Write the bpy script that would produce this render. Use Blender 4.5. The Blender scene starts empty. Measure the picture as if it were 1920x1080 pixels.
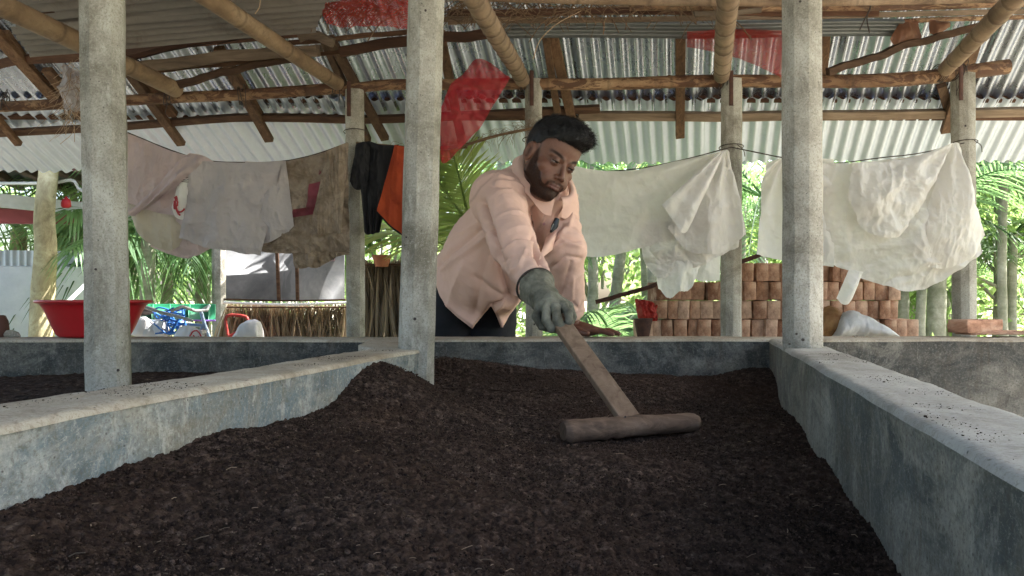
import bpy, math, random
import numpy as np
from mathutils import Vector, Matrix, Euler

# ------------------------------------------------------------ camera, sky, sun
SC = bpy.context.scene
EYE = 0.8775            # camera height above the ground, just over the bed walls
F = 1500.0              # focal length in photo pixels (1920 wide)
HY = 560.0              # image row of the horizon
cam_d = bpy.data.cameras.new("camera"); cam = bpy.data.objects.new("camera", cam_d)
SC.collection.objects.link(cam); SC.camera = cam
cam.location = (0, 0, EYE); cam.rotation_euler = (math.radians(90), 0, 0)
cam_d.sensor_width = 36; cam_d.lens = F / 1920 * 36; cam_d.shift_y = (HY - 540) / 1920
cam_d.clip_start = 0.02; cam_d.clip_end = 600

SUN_EL, SUN_AZ = math.radians(47), math.radians(72)   # azimuth measured from +Y towards +X
W = bpy.data.worlds.new("World"); SC.world = W; W.use_nodes = True
wt = W.node_tree; wt.nodes.clear()
wo = wt.nodes.new("ShaderNodeOutputWorld"); wb = wt.nodes.new("ShaderNodeBackground")
sk = wt.nodes.new("ShaderNodeTexSky"); sk.sky_type = 'NISHITA'; sk.sun_disc = False
sk.sun_elevation = SUN_EL; sk.sun_rotation = SUN_AZ; sk.air_density = 1.0; sk.dust_density = 4.0; sk.ozone_density = .8
wb.inputs[1].default_value = 0.15
wt.links.new(sk.outputs[0], wb.inputs[0]); wt.links.new(wb.outputs[0], wo.inputs[0])
sd = bpy.data.lights.new("sun", 'SUN'); so = bpy.data.objects.new("sun", sd); SC.collection.objects.link(so)
sd.energy = 5.0; sd.angle = math.radians(0.6); sd.color = (1.0, 0.965, 0.92)
sv = Vector((math.sin(SUN_AZ) * math.cos(SUN_EL), math.cos(SUN_AZ) * math.cos(SUN_EL), math.sin(SUN_EL)))
so.rotation_euler = sv.to_track_quat('Z', 'Y').to_euler()
SC.view_settings.view_transform = 'Standard'; SC.view_settings.look = 'None'
SC.view_settings.exposure = 2.5; SC.view_settings.gamma = 1
SC.render.engine = 'CYCLES'
SC.cycles.max_bounces = 10; SC.cycles.diffuse_bounces = 6; SC.cycles.transparent_max_bounces = 16
SC.cycles.sample_clamp_indirect = 8

# ------------------------------------------------------------ helpers
rng = np.random.default_rng(7); R = random.Random(11)
A = np.array
def P(px, py, D):       # photo pixel + depth -> world point
    return A([(px - 960) / F * D, D, EYE + (HY - py) / F * D])
def Pz(px, py, z):      # photo pixel at height z above the eye
    return P(px, py, z * F / (HY - py))
def proj(V):            # world points -> photo pixels
    return 960 + V[..., 0] / V[..., 1] * F, HY - (V[..., 2] - EYE) / V[..., 1] * F
def nrm(v): v = np.asarray(v, float); return v / (np.linalg.norm(v, axis=-1, keepdims=True) + 1e-12)
def smooth(a, b, x): t = np.clip((x - a) / (b - a), 0, 1); return t * t * (3 - 2 * t)

def _h(ix, iy, iz, s):
    h = (ix * 374761393 + iy * 668265263 + iz * 2147483647 + s * 974634777) & 0xFFFFFFFF
    h = ((h ^ (h >> 13)) * 1274126177) & 0xFFFFFFFF
    h = (h ^ (h >> 16)) & 0xFFFFFFFF
    h = (h * 2246822519) & 0xFFFFFFFF
    return ((h ^ (h >> 15)) & 0xFFFFFF) / float(0xFFFFFF)
def vnoise(p, s=0):
    p = np.asarray(p, float); i = np.floor(p).astype(np.int64); f = p - i; f = f * f * (3 - 2 * f)
    r = 0
    for dx in (0, 1):
        wx = f[..., 0] if dx else 1 - f[..., 0]
        for dy in (0, 1):
            wy = f[..., 1] if dy else 1 - f[..., 1]
            for dz in (0, 1):
                wz = f[..., 2] if dz else 1 - f[..., 2]
                r = r + wx * wy * wz * _h(i[..., 0] + dx, i[..., 1] + dy, i[..., 2] + dz, s)
    return r * 2 - 1
def fbm(p, octv=4, s=0, gain=.5):
    p = np.asarray(p, float); a = 1; r = 0; t = 0
    for o in range(octv):
        r = r + a * vnoise(p * (2.03 ** o) + 17.3 * o, s + o); t += a; a *= gain
    return r / t
def ridged(p, octv=3, s=0):
    p = np.asarray(p, float); a = 1; r = 0; t = 0
    for o in range(octv):
        r = r + a * (1 - np.abs(vnoise(p * (2.03 ** o) + 9.1 * o, s + o)) * 2); t += a; a *= .5
    return r / t

class MB:
    def __init__(s): s.v = []; s.q = []; s.t = []; s.n = 0; s.uv = {}; s.c = []
    def add(s, V, Q=None, T=None, col=None):
        V = np.asarray(V, float).reshape(-1, 3)
        if Q is not None and len(Q): s.q.append(np.asarray(Q, int).reshape(-1, 4) + s.n)
        if T is not None and len(T): s.t.append(np.asarray(T, int).reshape(-1, 3) + s.n)
        s.v.append(V); s.n += len(V)
        s.c.append(np.ones((len(V), 3)) * (1 if col is None else np.asarray(col)))
        return s
    def grid(s, G, closeu=False, col=None, flip=False):
        nu, nv = G.shape[:2]; I = np.arange(nu * nv).reshape(nu, nv)
        if closeu: I = np.vstack([I, I[:1]])
        Q = np.stack([I[:-1, :-1], I[1:, :-1], I[1:, 1:], I[:-1, 1:]], -1).reshape(-1, 4)
        if flip: Q = Q[:, ::-1]
        return s.add(G.reshape(-1, 3), Q, col=col)
    def tube(s, pts, rad, n=10, caps=True, sq=None, col=None, wob=0, seed=0, phase=0):
        pts = np.asarray(pts, float); m = len(pts); rad = np.ones(m) * rad
        T = np.gradient(pts, axis=0); T = nrm(T)
        up = A([0, 0, 1.]) if abs(T[0][2]) < .9 else A([0, 1., 0])
        a = nrm(np.cross(T[0], up)); G = np.zeros((n, m, 3)); th = np.arange(n) / n * 2 * np.pi + phase
        for j in range(m):
            a = nrm(a - T[j] * np.dot(a, T[j])); b = np.cross(T[j], a)
            rr = rad[j] * (np.ones(n) if sq is None else sq(th))
            if wob: rr = rr * (1 + wob * fbm(np.stack([np.cos(th) * 1.3, np.sin(th) * 1.3, np.ones(n) * j * .35 + seed], -1), 2, seed))
            G[:, j] = pts[j] + rr[:, None] * (np.cos(th)[:, None] * a + np.sin(th)[:, None] * b)
        n0 = s.n; s.grid(G, closeu=True, col=col)
        if caps:
            for j in (0, m - 1):
                c0 = s.n; s.add(np.vstack([G[:, j], pts[j:j + 1]]), col=col)
                k = np.arange(n); tri = np.stack([k, (k + 1) % n, np.full(n, n)], -1)
                if j: tri = tri[:, ::-1]
                s.t.append(tri + c0)
        return s
    def beam(s, pts, w, h, up=(0, 0, 1), col=None):       # box section swept along points, slight chamfer
        pts = np.asarray(pts, float); m = len(pts); T = nrm(np.gradient(pts, axis=0)); up = A(up, float)
        c = min(w, h) * .08
        sec = [(-w/2 + c, -h/2), (w/2 - c, -h/2), (w/2, -h/2 + c), (w/2, h/2 - c), (w/2 - c, h/2), (-w/2 + c, h/2), (-w/2, h/2 - c), (-w/2, -h/2 + c)]
        G = np.zeros((8, m, 3))
        for j in range(m):
            a = nrm(np.cross(T[j], up)); b = np.cross(a, T[j])
            for k, (x, y) in enumerate(sec): G[k, j] = pts[j] + a * x + b * y
        s.grid(G, closeu=True, col=col, flip=False)
        for j in (0, m - 1):
            n0 = s.n; s.add(G[:, j], col=col)
            if j == 0: s.q.append(A([[0, 1, 2, 3], [0, 3, 4, 7], [4, 5, 6, 7]]) + n0)
            else: s.q.append(A([[3, 2, 1, 0], [7, 4, 3, 0], [7, 6, 5, 4]]) + n0)
        return s
    def box(s, c, size, rot=None, bev=0.0, jit=0, col=None):
        c = A(c, float); h = A(size, float) / 2; b = min(bev, *(h * .9)) if bev else 0
        if not b:
            V = A([[x, y, z] for x in (-1, 1) for y in (-1, 1) for z in (-1, 1)]) * h
            Q = [[0, 1, 3, 2], [4, 6, 7, 5], [0, 4, 5, 1], [2, 3, 7, 6], [0, 2, 6, 4], [1, 5, 7, 3]]
            T = None
        else:
            V = []; idx = {}
            for x in (-1, 1):
                for y in (-1, 1):
                    for z in (-1, 1):
                        for ax in range(3):
                            p = A([x, y, z]) * h - A([x, y, z]) * b; p[ax] = A([x, y, z])[ax] * h[ax]
                            idx[(x, y, z, ax)] = len(V); V.append(p)
            V = A(V); Q = []; T = []
            for ax in range(3):
                o = [k for k in range(3) if k != ax]
                for sg in (-1, 1):
                    q = []
                    for (u, v) in ((-1, -1), (1, -1), (1, 1), (-1, 1)):
                        k = [0, 0, 0]; k[ax] = sg; k[o[0]] = u; k[o[1]] = v; q.append(idx[(*k, ax)])
                    Q.append(q)
                for u in (-1, 1):
                    for v in (-1, 1):
                        k0 = [0, 0, 0]; k0[o[0]] = u; k0[o[1]] = v; k0[ax] = -1; k1 = list(k0); k1[ax] = 1
                        Q.append([idx[(*k0, o[0])], idx[(*k1, o[0])], idx[(*k1, o[1])], idx[(*k0, o[1])]])
            for x in (-1, 1):
                for y in (-1, 1):
                    for z in (-1, 1): T.append([idx[(x, y, z, a)] for a in range(3)])
        if jit: V = V + rng.normal(0, jit, V.shape)
        if rot is not None: V = V @ A(rot).T
        return s.add(V + c, Q, T, col=col)
    def data(s): return (np.vstack(s.v), np.vstack(s.q) if s.q else np.zeros((0, 4), int), np.vstack(s.t) if s.t else np.zeros((0, 3), int), np.vstack(s.c))

WLOC = {}
def mesh_from(name, V, Q, T, C=None, sm=True, uv=None):
    me = bpy.data.meshes.new(name)
    nl = len(Q) * 4 + len(T) * 3; nf = len(Q) + len(T)
    me.vertices.add(len(V)); me.vertices.foreach_set("co", V.astype(np.float32).ravel())
    me.loops.add(nl); me.loops.foreach_set("vertex_index", np.concatenate([Q.ravel(), T.ravel()]).astype(np.int32))
    me.polygons.add(nf)
    ls = np.concatenate([np.arange(len(Q)) * 4, len(Q) * 4 + np.arange(len(T)) * 3]).astype(np.int32)
    me.polygons.foreach_set("loop_start", ls)
    me.polygons.foreach_set("loop_total", np.concatenate([np.full(len(Q), 4), np.full(len(T), 3)]).astype(np.int32))
    me.polygons.foreach_set("use_smooth", np.full(nf, bool(sm)))
    me.update(calc_edges=True); me.validate(verbose=False)
    if C is not None:
        ca = me.color_attributes.new("Col", 'FLOAT_COLOR', 'POINT')
        ca.data.foreach_set("color", np.hstack([C, np.ones((len(C), 1))]).astype(np.float32).ravel())
    if uv is not None:
        ul = me.uv_layers.new(name="UV"); li = np.empty(len(me.loops), np.int32); me.loops.foreach_get("vertex_index", li)
        ul.data.foreach_set("uv", uv[li].astype(np.float32).ravel())
    return me
def obj(name, mb, mat, parent=None, sm=True, loc=None, fixn=False, uv=None, auto=None):
    V, Q, T, C = mb.data() if isinstance(mb, MB) else mb
    V = np.asarray(V, float)
    if parent is not None: base = WLOC[parent.name]
    elif loc is not None: base = A(loc, float)
    else: base = A([V[:, 0].mean(), V[:, 1].mean(), V[:, 2].min()])
    me = mesh_from(name, V - base, Q, T, C, sm, uv)
    o = bpy.data.objects.new(name, me); SC.collection.objects.link(o)
    if parent is not None: o.parent = parent
    else: o.location = base
    WLOC[o.name] = base
    if mat is not None: me.materials.append(mat)
    if fixn or auto:
        import bmesh
        bm = bmesh.new(); bm.from_mesh(me)
        if fixn: bmesh.ops.remove_doubles(bm, verts=bm.verts, dist=1e-5); bmesh.ops.recalc_face_normals(bm, faces=bm.faces)
        if auto:
            for e in bm.edges:
                if len(e.link_faces) == 2 and e.calc_face_angle(0) > math.radians(auto): e.smooth = False
        bm.to_mesh(me); bm.free()
    return o
def thing(name, loc, label, cat, group=None):
    o = bpy.data.objects.new(name, None); SC.collection.objects.link(o); o.location = loc; o.empty_display_size = .05
    WLOC[o.name] = A(loc, float)
    return tag(o, label, cat, group)
def tag(o, label=None, cat=None, group=None, kind=None):
    if label: o['label'] = label
    if cat: o['category'] = cat
    if group: o['group'] = group
    if kind: o['kind'] = kind
    return o
def resamp(pts, n):
    pts = np.asarray(pts, float); d = np.r_[0, np.cumsum(np.linalg.norm(np.diff(pts, axis=0), axis=1))]
    # Catmull-Rom through the points, evenly spaced
    t = np.linspace(0, d[-1], n); out = np.zeros((n, pts.shape[1])); m = np.gradient(pts, d, axis=0) if len(pts) > 2 else np.tile((pts[1] - pts[0]) / d[-1], (2, 1))
    k = np.clip(np.searchsorted(d, t, side='right') - 1, 0, len(d) - 2); h = (d[k + 1] - d[k])[:, None]; s = ((t - d[k])[:, None]) / h
    return (2*s**3 - 3*s**2 + 1) * pts[k] + (s**3 - 2*s**2 + s) * h * m[k] + (-2*s**3 + 3*s**2) * pts[k+1] + (s**3 - s**2) * h * m[k+1]

# ------------------------------------------------------------ materials
class NT:
    def __init__(s, name):
        s.m = bpy.data.materials.new(name); s.m.use_nodes = True; s.t = s.m.node_tree; s.t.nodes.clear()
        s.out = s.n("ShaderNodeOutputMaterial"); s.b = s.n("ShaderNodeBsdfPrincipled"); s.l(s.b.outputs[0], s.out.inputs[0])
        s.co = s.n("ShaderNodeTexCoord").outputs['Object']
    def n(s, t, **k):
        o = s.t.nodes.new(t)
        for a, b in k.items(): setattr(o, a, b)
        return o
    def l(s, a, b): s.t.links.new(a, b)
    def setc(s, inp, v):
        if isinstance(v, (int, float)): inp.default_value = v
        elif isinstance(v, (tuple, list)): inp.default_value = (*v, 1) if len(v) == 3 else v
        else: s.l(v, inp)
    def map(s, sc=(1, 1, 1), rot=(0, 0, 0), src=None):
        m = s.n("ShaderNodeMapping"); m.inputs['Scale'].default_value = sc; m.inputs['Rotation'].default_value = rot; s.l(src or s.co, m.inputs[0]); return m.outputs[0]
    def noise(s, scale, det=4, rough=.55, vec=None, dist=0, out='Fac'):
        o = s.n("ShaderNodeTexNoise"); o.inputs['Scale'].default_value = scale; o.inputs['Detail'].default_value = det
        o.inputs['Roughness'].default_value = rough; o.inputs['Distortion'].default_value = dist; s.l(vec or s.co, o.inputs[0]); return o.outputs[out]
    def vor(s, scale, vec=None, feat='F1', out='Distance'):
        o = s.n("ShaderNodeTexVoronoi"); o.feature = feat; o.inputs['Scale'].default_value = scale; s.l(vec or s.co, o.inputs[0]); return o.outputs[out]
    def ramp(s, fac, stops, interp='LINEAR'):
        r = s.n("ShaderNodeValToRGB"); e = r.color_ramp.elements; r.color_ramp.interpolation = interp
        while len(e) < len(stops): e.new(.5)
        for k, (p, c) in enumerate(stops):
            e[k].position = p; e[k].color = (c, c, c, 1) if isinstance(c, (int, float)) else (*c, 1)
        s.l(fac, r.inputs[0]); return r.outputs[0]
    def mix(s, fac, a, b, mode='MIX'):
        m = s.n("ShaderNodeMix", data_type='RGBA', blend_type=mode); s.setc(m.inputs[0], fac); s.setc(m.inputs[6], a); s.setc(m.inputs[7], b); return m.outputs[2]
    def math(s, op, a, b=0.0, c=None):
        m = s.n("ShaderNodeMath", operation=op); s.setc(m.inputs[0], a); s.setc(m.inputs[1], b)
        if c is not None: s.setc(m.inputs[2], c)
        return m.outputs[0]
    def sep(s, vec=None):
        o = s.n("ShaderNodeSeparateXYZ"); s.l(vec or s.co, o.inputs[0]); return o.outputs
    def bump(s, h, st=.3, dist=.01, prev=None):
        b = s.n("ShaderNodeBump"); b.inputs['Strength'].default_value = st; b.inputs['Distance'].default_value = dist; s.l(h, b.inputs['Height'])
        if prev: s.l(prev, b.inputs['Normal'])
        return b.outputs[0]
    def attr(s, name="Col"):
        a = s.n("ShaderNodeAttribute"); a.attribute_name = name; return a.outputs['Color']
    def rand(s): return s.n("ShaderNodeObjectInfo").outputs['Random']
    def fin(s, col=None, rough=None, nor=None, metal=None, spec=None, transl=None, alpha=None):
        if col is not None: s.setc(s.b.inputs['Base Color'], col)
        if rough is not None: s.setc(s.b.inputs['Roughness'], rough)
        if metal is not None: s.setc(s.b.inputs['Metallic'], metal)
        if spec is not None: s.b.inputs['Specular IOR Level'].default_value = spec
        if nor is not None: s.l(nor, s.b.inputs['Normal'])
        last = s.b.outputs[0]
        if transl:
            tr = s.n("ShaderNodeBsdfTranslucent"); s.setc(tr.inputs[0], transl[1]); mx = s.n("ShaderNodeMixShader"); mx.inputs[0].default_value = transl[0]
            if nor is not None: s.l(nor, tr.inputs['Normal'])
            s.l(last, mx.inputs[1]); s.l(tr.outputs[0], mx.inputs[2]); last = mx.outputs[0]
        if alpha is not None:
            tp = s.n("ShaderNodeBsdfTransparent"); mx = s.n("ShaderNodeMixShader"); s.setc(mx.inputs[0], alpha)
            s.l(tp.outputs[0], mx.inputs[1]); s.l(last, mx.inputs[2]); last = mx.outputs[0]
        s.l(last, s.out.inputs[0]); return s.m

M = {}
def concrete(name, base, dark, light, stain, sc=1.0, streak=True, wash=None, rough=.85):
    t = NT(name)
    n1 = t.noise(2.6*sc, 8, .68, dist=.6); c = t.ramp(n1, [(.34, dark), (.5, base), (.66, light)])
    if wash:
        w = t.noise(3.4*sc, 6, .72, t.map((1, 1, 1.7)), dist=1.0); zz = t.sep()[2]
        hi = t.math('ADD', t.ramp(w, [(.38, 0.), (.58, 1.)]), 0.0)
        hz = t.math('MULTIPLY', hi, t.ramp(t.math('ADD', zz, t.math('MULTIPLY', w, .12)), [(wash[1], 0.), (wash[2], 1.)]))
        c = t.mix(hz, c, t.ramp(t.noise(9, 6, .7), [(.3, tuple(x*.5 for x in wash[0])), (.65, wash[0]), (.8, tuple(min(1, x*1.7) for x in wash[0]))]))
    if streak:
        s = t.noise(22, 7, .75, t.map((1, 1, .22)), dist=1.2); c = t.mix(t.ramp(s, [(.52, 0.), (.72, .6)]), c, stain)
        s2 = t.noise(5.5, 7, .75, t.map((1, 1, .6)), dist=1.8); c = t.mix(t.ramp(s2, [(.54, 0.), (.7, .55)]), c, light)
        s3 = t.noise(34, 6, .8, t.map((1, 1, .35), (0, 0, 0)), dist=.4); c = t.mix(t.ramp(s3, [(.56, 0.), (.66, .5)]), c, light); c = t.mix(t.ramp(s3, [(.32, .55), (.42, 0.)]), c, dark)
    sp = t.noise(130*sc, 4, .8); c = t.mix(t.ramp(sp, [(.38, .6), (.48, 0.)]), c, dark); c = t.mix(t.ramp(sp, [(.56, 0.), (.66, .5)]), c, light)
    pits = t.vor(60, t.map((1, 1, 1))); c = t.mix(t.ramp(pits, [(.05, .8), (.13, 0.)]), c, (.05, .045, .04))
    scr = t.noise(14, 3, .5, t.map((1, 1, 5), (.3, .7, .2)), dist=2.5); c = t.mix(t.ramp(scr, [(.495, 0.), (.505, .35), (.515, 0.)]), c, light)
    b = t.bump(t.noise(45, 8, .75), .55, .004); b = t.bump(pits, .3, .003, b); b = t.bump(n1, .3, .01, b)
    return t.fin(c, rough, b, spec=.3)
M['post'] = concrete('post_concrete', (.345, .325, .28), (.15, .135, .105), (.50, .485, .435), (.13, .11, .085), 1.6)
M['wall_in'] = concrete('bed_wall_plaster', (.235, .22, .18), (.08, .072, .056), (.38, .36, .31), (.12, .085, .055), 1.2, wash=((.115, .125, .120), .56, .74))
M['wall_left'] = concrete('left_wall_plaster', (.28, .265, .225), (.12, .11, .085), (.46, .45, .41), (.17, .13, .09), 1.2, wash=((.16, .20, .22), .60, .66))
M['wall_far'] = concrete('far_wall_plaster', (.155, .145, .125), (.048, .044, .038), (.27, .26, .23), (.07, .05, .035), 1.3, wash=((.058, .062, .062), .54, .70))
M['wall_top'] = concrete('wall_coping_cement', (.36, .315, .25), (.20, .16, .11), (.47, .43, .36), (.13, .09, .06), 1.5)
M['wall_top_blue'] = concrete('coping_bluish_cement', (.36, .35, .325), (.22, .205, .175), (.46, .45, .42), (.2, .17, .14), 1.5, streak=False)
def wood(name, a, b, c, ax=0, rough=.75, sc=1):
    t = NT(name); s = [1, 1, 1]; s = [9*sc, 9*sc, 9*sc]; s[ax] = .9*sc
    n = t.noise(4, 8, .7, t.map(tuple(s)), dist=.7); n0 = t.noise(1.7, 4, .6)
    col = t.ramp(n, [(.28, a), (.5, b), (.74, c)]); col = t.mix(t.ramp(n0, [(.35, .5), (.6, 0.)]), col, a)
    col = t.mix(.5, col, t.ramp(t.rand(), [(0, a), (.5, b), (1, c)]), 'OVERLAY')
    kn = t.vor(7, t.map((1, 1, 1) if ax is None else tuple(.5 if k == ax else 1.6 for k in range(3)))); col = t.mix(t.ramp(kn, [(.05, .7), (.12, 0.)]), col, a)
    return t.fin(col, rough, t.bump(n, .5, .004), spec=.3)
M['wood'] = wood('old_brown_wood', (.055, .030, .018), (.15, .085, .05), (.28, .185, .12))
M['wood_r'] = wood('red_brown_wood', (.055, .028, .018), (.14, .07, .042), (.24, .14, .085))
M['wood_g'] = wood('grey_weathered_wood', (.10, .078, .058), (.26, .20, .15), (.40, .33, .26))
M['wood_y'] = wood('rafter_wood', (.06, .034, .02), (.19, .115, .07), (.34, .235, .15), ax=1)
def bamboo(name, a, b, c, peel=0.0):
    t = NT(name); n = t.noise(3.2, 7, .65, dist=.5); col = t.ramp(n, [(.3, a), (.5, b), (.72, c)])
    if peel:
        p = t.noise(7, 6, .75, t.map((1., 3, 3)), dist=1.3); col = t.mix(t.ramp(p, [(.47, 0.), (.53, peel)]), col, (.075, .032, .02))
    ring = t.attr(); col = t.mix(1.0, col, ring, 'MULTIPLY')
    f = t.noise(30, 6, .7, t.map((1, .25, 1)))
    col = t.mix(t.ramp(f, [(.5, 0.), (.75, .4)]), col, a)
    gr = t.noise(11, 7, .75, dist=.8); col = t.mix(t.ramp(gr, [(.5, 0.), (.68, .65)]), col, (.09, .06, .045)); return t.fin(col, .65, t.bump(n, .45, .006), spec=.25)
M['bamboo'] = bamboo('dry_tan_bamboo', (.12, .075, .045), (.27, .18, .11), (.38, .28, .185))
M['bamboo_g'] = bamboo('knobbly_bamboo', (.11, .07, .045), (.26, .18, .12), (.38, .28, .20))
M['bamboo_p'] = bamboo('peeling_bamboo', (.11, .055, .03), (.27, .16, .09), (.40, .27, .16), peel=.85)
def metal_sheet(name, a, b, rust, rr=.32, dull=0.0, spang=.1, metal=.9):
    t = NT(name); n = t.noise(1.3, 5, .6); s = t.vor(45, out='Color'); sb = t.n("ShaderNodeRGBToBW"); t.l(s, sb.inputs[0])
    col = t.mix(t.math('MULTIPLY', sb.outputs[0], spang*3), a, b); col = t.mix(t.ramp(n, [(.4, 0.), (.7, .5)]), col, b)
    r = t.noise(6, 8, .75, dist=.8); col = t.mix(t.ramp(r, [(.56, 0.), (.75, rust)]), col, (.13, .075, .05))
    rg = t.math('ADD', t.math('MULTIPLY', t.noise(9, 5, .7), .3), rr-.12)
    return t.fin(col, rg, t.bump(t.noise(18, 4), .12, .004), metal=metal)
M['sheet'] = metal_sheet('galvanised_sheet', (.50, .54, .64), (.25, .28, .35), .45, rr=.25)
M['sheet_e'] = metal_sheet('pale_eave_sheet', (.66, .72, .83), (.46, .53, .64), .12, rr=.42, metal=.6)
M['sheet_old'] = metal_sheet('dull_asbestos_sheet', (.26, .235, .21), (.17, .155, .14), .7, rr=.8, metal=.1)
M['channel'] = metal_sheet('zinc_channel', (.28, .30, .30), (.20, .21, .21), .3, rr=.45, metal=.6)
def plain(name, a, b=None, sc=8, rough=.6, bump=.2, metal=0, transl=None, spec=.4, vcol=False, det=5, bd=.004):
    t = NT(name); b = b or tuple(x*.6 for x in a); n = t.noise(sc, det, .65, dist=.3); col = t.ramp(n, [(.3, b), (.65, a)])
    if vcol: col = t.mix(1.0, col, t.attr(), 'MULTIPLY')
    return t.fin(col, rough, t.bump(n, bump, bd), metal=metal, transl=transl, spec=spec)
M['rust'] = plain('rusty_iron', (.09, .04, .028), (.04, .02, .016), 30, .8)
M['wire'] = plain('dark_wire', (.05, .035, .03), None, 30, .6)
# ------------------------------------------------------------ ground
t = NT('yard_ground'); n = t.noise(.5, 8, .6); c = t.ramp(n, [(.3, (.17, .14, .10)), (.5, (.26, .24, .17)), (.7, (.40, .36, .28))])
M['ground'] = t.fin(c, .95, t.bump(t.noise(6, 6), .6, .05))
g = MB(); u = np.linspace(-1, 1, 90); xs = np.sign(u) * np.abs(u) ** 2.5 * 260; GX, GY = np.meshgrid(xs, xs, indexing='ij')
G = np.stack([GX, GY + 3, .04 * fbm(np.stack([GX, GY, GX*0], -1) * .6, 3) - .05], -1); g.grid(G)
tag(obj('ground', g, M['ground'], loc=(0, 0, 0)), kind='structure')

# ------------------------------------------------------------ bed walls
ZT = .75
YAW = math.radians(12.8); DX, DY = math.sin(YAW), math.cos(YAW)
def wall(name, inner, outer, zb, mat, mattop, label, lip=.0, seed=0, zt=ZT):
    """inner/outer: matching lists of (x,y); a wall with a rounded, slightly uneven coping."""
    inner = resamp(A(inner), 120); outer = resamp(A(outer), 120); n = 120
    th = thing(name, (*((inner[0] + outer[0]) / 2), 0), label, 'wall', 'concrete walls of the beds')
    rows = []
    wob = fbm(np.stack([inner[:, 0]*5, inner[:, 1]*5, np.full(n, seed)], -1), 4, seed) * .003
    prof = [(0, zb)] + [(0, zb + (zt - zb) * k / 14) for k in range(1, 14)] + [(0, zt - .006)]
    for f, z in prof:
        q = np.zeros((n, 3)); q[:, :2] = inner + (outer - inner) * f * 0; q[:, 2] = z
        d = nrm(inner - outer); am = np.minimum(fbm(np.stack([inner[:, 0]*9, inner[:, 1]*9, np.full(n, z*14.)], -1), 4, seed + 3) * .005, .001)
        q[:, :2] += d * am[:, None]; rows.append(q)
    fc = MB(); fc.grid(np.stack(rows, 1)); 
    o2 = []
    for z in np.linspace(zb, zt - .012, 8):
        q = np.zeros((n, 3)); q[:, :2] = outer; q[:, 2] = z; o2.append(q)
    fc.grid(np.stack(o2, 1), flip=True)
    obj('face', fc, mat, th)
    top = MB(); rows = []
    for k, f in enumerate(np.linspace(-.004, 1.01, 15)):
        q = np.zeros((n, 3)); q[:, :2] = inner + (outer - inner) * f; e = .004 * (1 - min(1, min(k, 14 - k) / 1.6)) ** 2
        q[:, 2] = zt + wob * (1 if 0 < k < 14 else .4) - e + .0028 * fbm(np.stack([q[:, 0]*42, q[:, 1]*30, np.zeros(n)], -1), 3, seed); rows.append(q)
    lo = rows[0].copy(); lo[:, 2] = zt - .010 + wob; lo2 = rows[-1].copy(); lo2[:, 2] = zt - .03
    dd = nrm(inner - outer); lo[:, :2] += dd * (.0025 + .003 * np.clip(fbm(np.stack([inner[:, 0]*9, inner[:, 1]*9, np.full(n, 3.)], -1), 3, seed), 0, 1))[:, None]
    rows = [lo] + rows + [lo2]; G = np.stack(rows, 1); top.grid(G)
    obj('coping', top, mattop, th)
    cap = MB()
    for j in (0, n - 1):
        a, b = inner[j], outer[j]; w_ = np.stack([np.linspace(a, b, 4)] * 4, 1); Z = np.linspace(zb, zt - .014, 4)
        cap.grid(np.concatenate([w_, np.broadcast_to(Z[None, :, None], (4, 4, 1))], -1))
    obj('end_face', cap, mat, th)
    return th
def xin_r(y): return .371 + .228 * (y - .58)
def xin_l(y): return -.521 + .225 * (y - .814)
YF0, YF1 = 2.55, 2.725
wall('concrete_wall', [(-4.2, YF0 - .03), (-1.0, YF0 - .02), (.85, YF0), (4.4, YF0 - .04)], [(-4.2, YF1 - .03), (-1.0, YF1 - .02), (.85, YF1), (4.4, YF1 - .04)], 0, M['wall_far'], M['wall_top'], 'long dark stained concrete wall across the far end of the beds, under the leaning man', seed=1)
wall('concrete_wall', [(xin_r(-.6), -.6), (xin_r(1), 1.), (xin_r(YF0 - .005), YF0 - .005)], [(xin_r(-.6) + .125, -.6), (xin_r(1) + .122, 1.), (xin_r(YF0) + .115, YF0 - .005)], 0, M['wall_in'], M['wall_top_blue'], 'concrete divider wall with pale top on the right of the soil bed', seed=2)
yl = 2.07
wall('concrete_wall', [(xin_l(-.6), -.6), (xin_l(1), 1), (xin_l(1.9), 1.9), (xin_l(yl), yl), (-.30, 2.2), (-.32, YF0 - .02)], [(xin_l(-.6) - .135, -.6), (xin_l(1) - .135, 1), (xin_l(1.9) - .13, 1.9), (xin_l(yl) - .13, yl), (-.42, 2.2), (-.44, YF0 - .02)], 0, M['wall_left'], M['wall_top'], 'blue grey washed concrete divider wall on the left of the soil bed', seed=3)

# ------------------------------------------------------------ soil
t = NT('dark_compost'); n = t.noise(55, 9, .78); n2 = t.noise(3, 5, .6)
c = t.ramp(n, [(.34, (.006, .0038, .0030)), (.47, (.026, .0162, .0122)), (.58, (.072, .049, .038)), (.70, (.19, .145, .115))])
c = t.mix(t.ramp(n2, [(.42, 0.), (.62, .55)]), c, (.030, .016, .010)); c = t.mix(1., c, t.attr(), 'MULTIPLY')
b = t.bump(n, .8, .006); b = t.bump(t.noise(240, 5, .7), .5, .002, b)
M['soil'] = t.fin(c, .95, b, spec=.15)
cp = []   # control heights (x,y,z) read off the wall contacts
for (px, py) in ((1690, 1080), (1600, 950), (1530, 850), (1470, 770)):
    k = (px - 960) / F; y = .239 / (k - .228); cp.append((k*y, y, EYE - (py - HY) / F * y))
for (px, py) in ((0, 955), (130, 912), (260, 868), (400, 812), (500, 800), (580, 778), (700, 702)):
    k = (px - 960) / F; y = .704 / (.225 - k); cp.append((k*y, y, EYE - (py - HY) / F * y))
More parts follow.
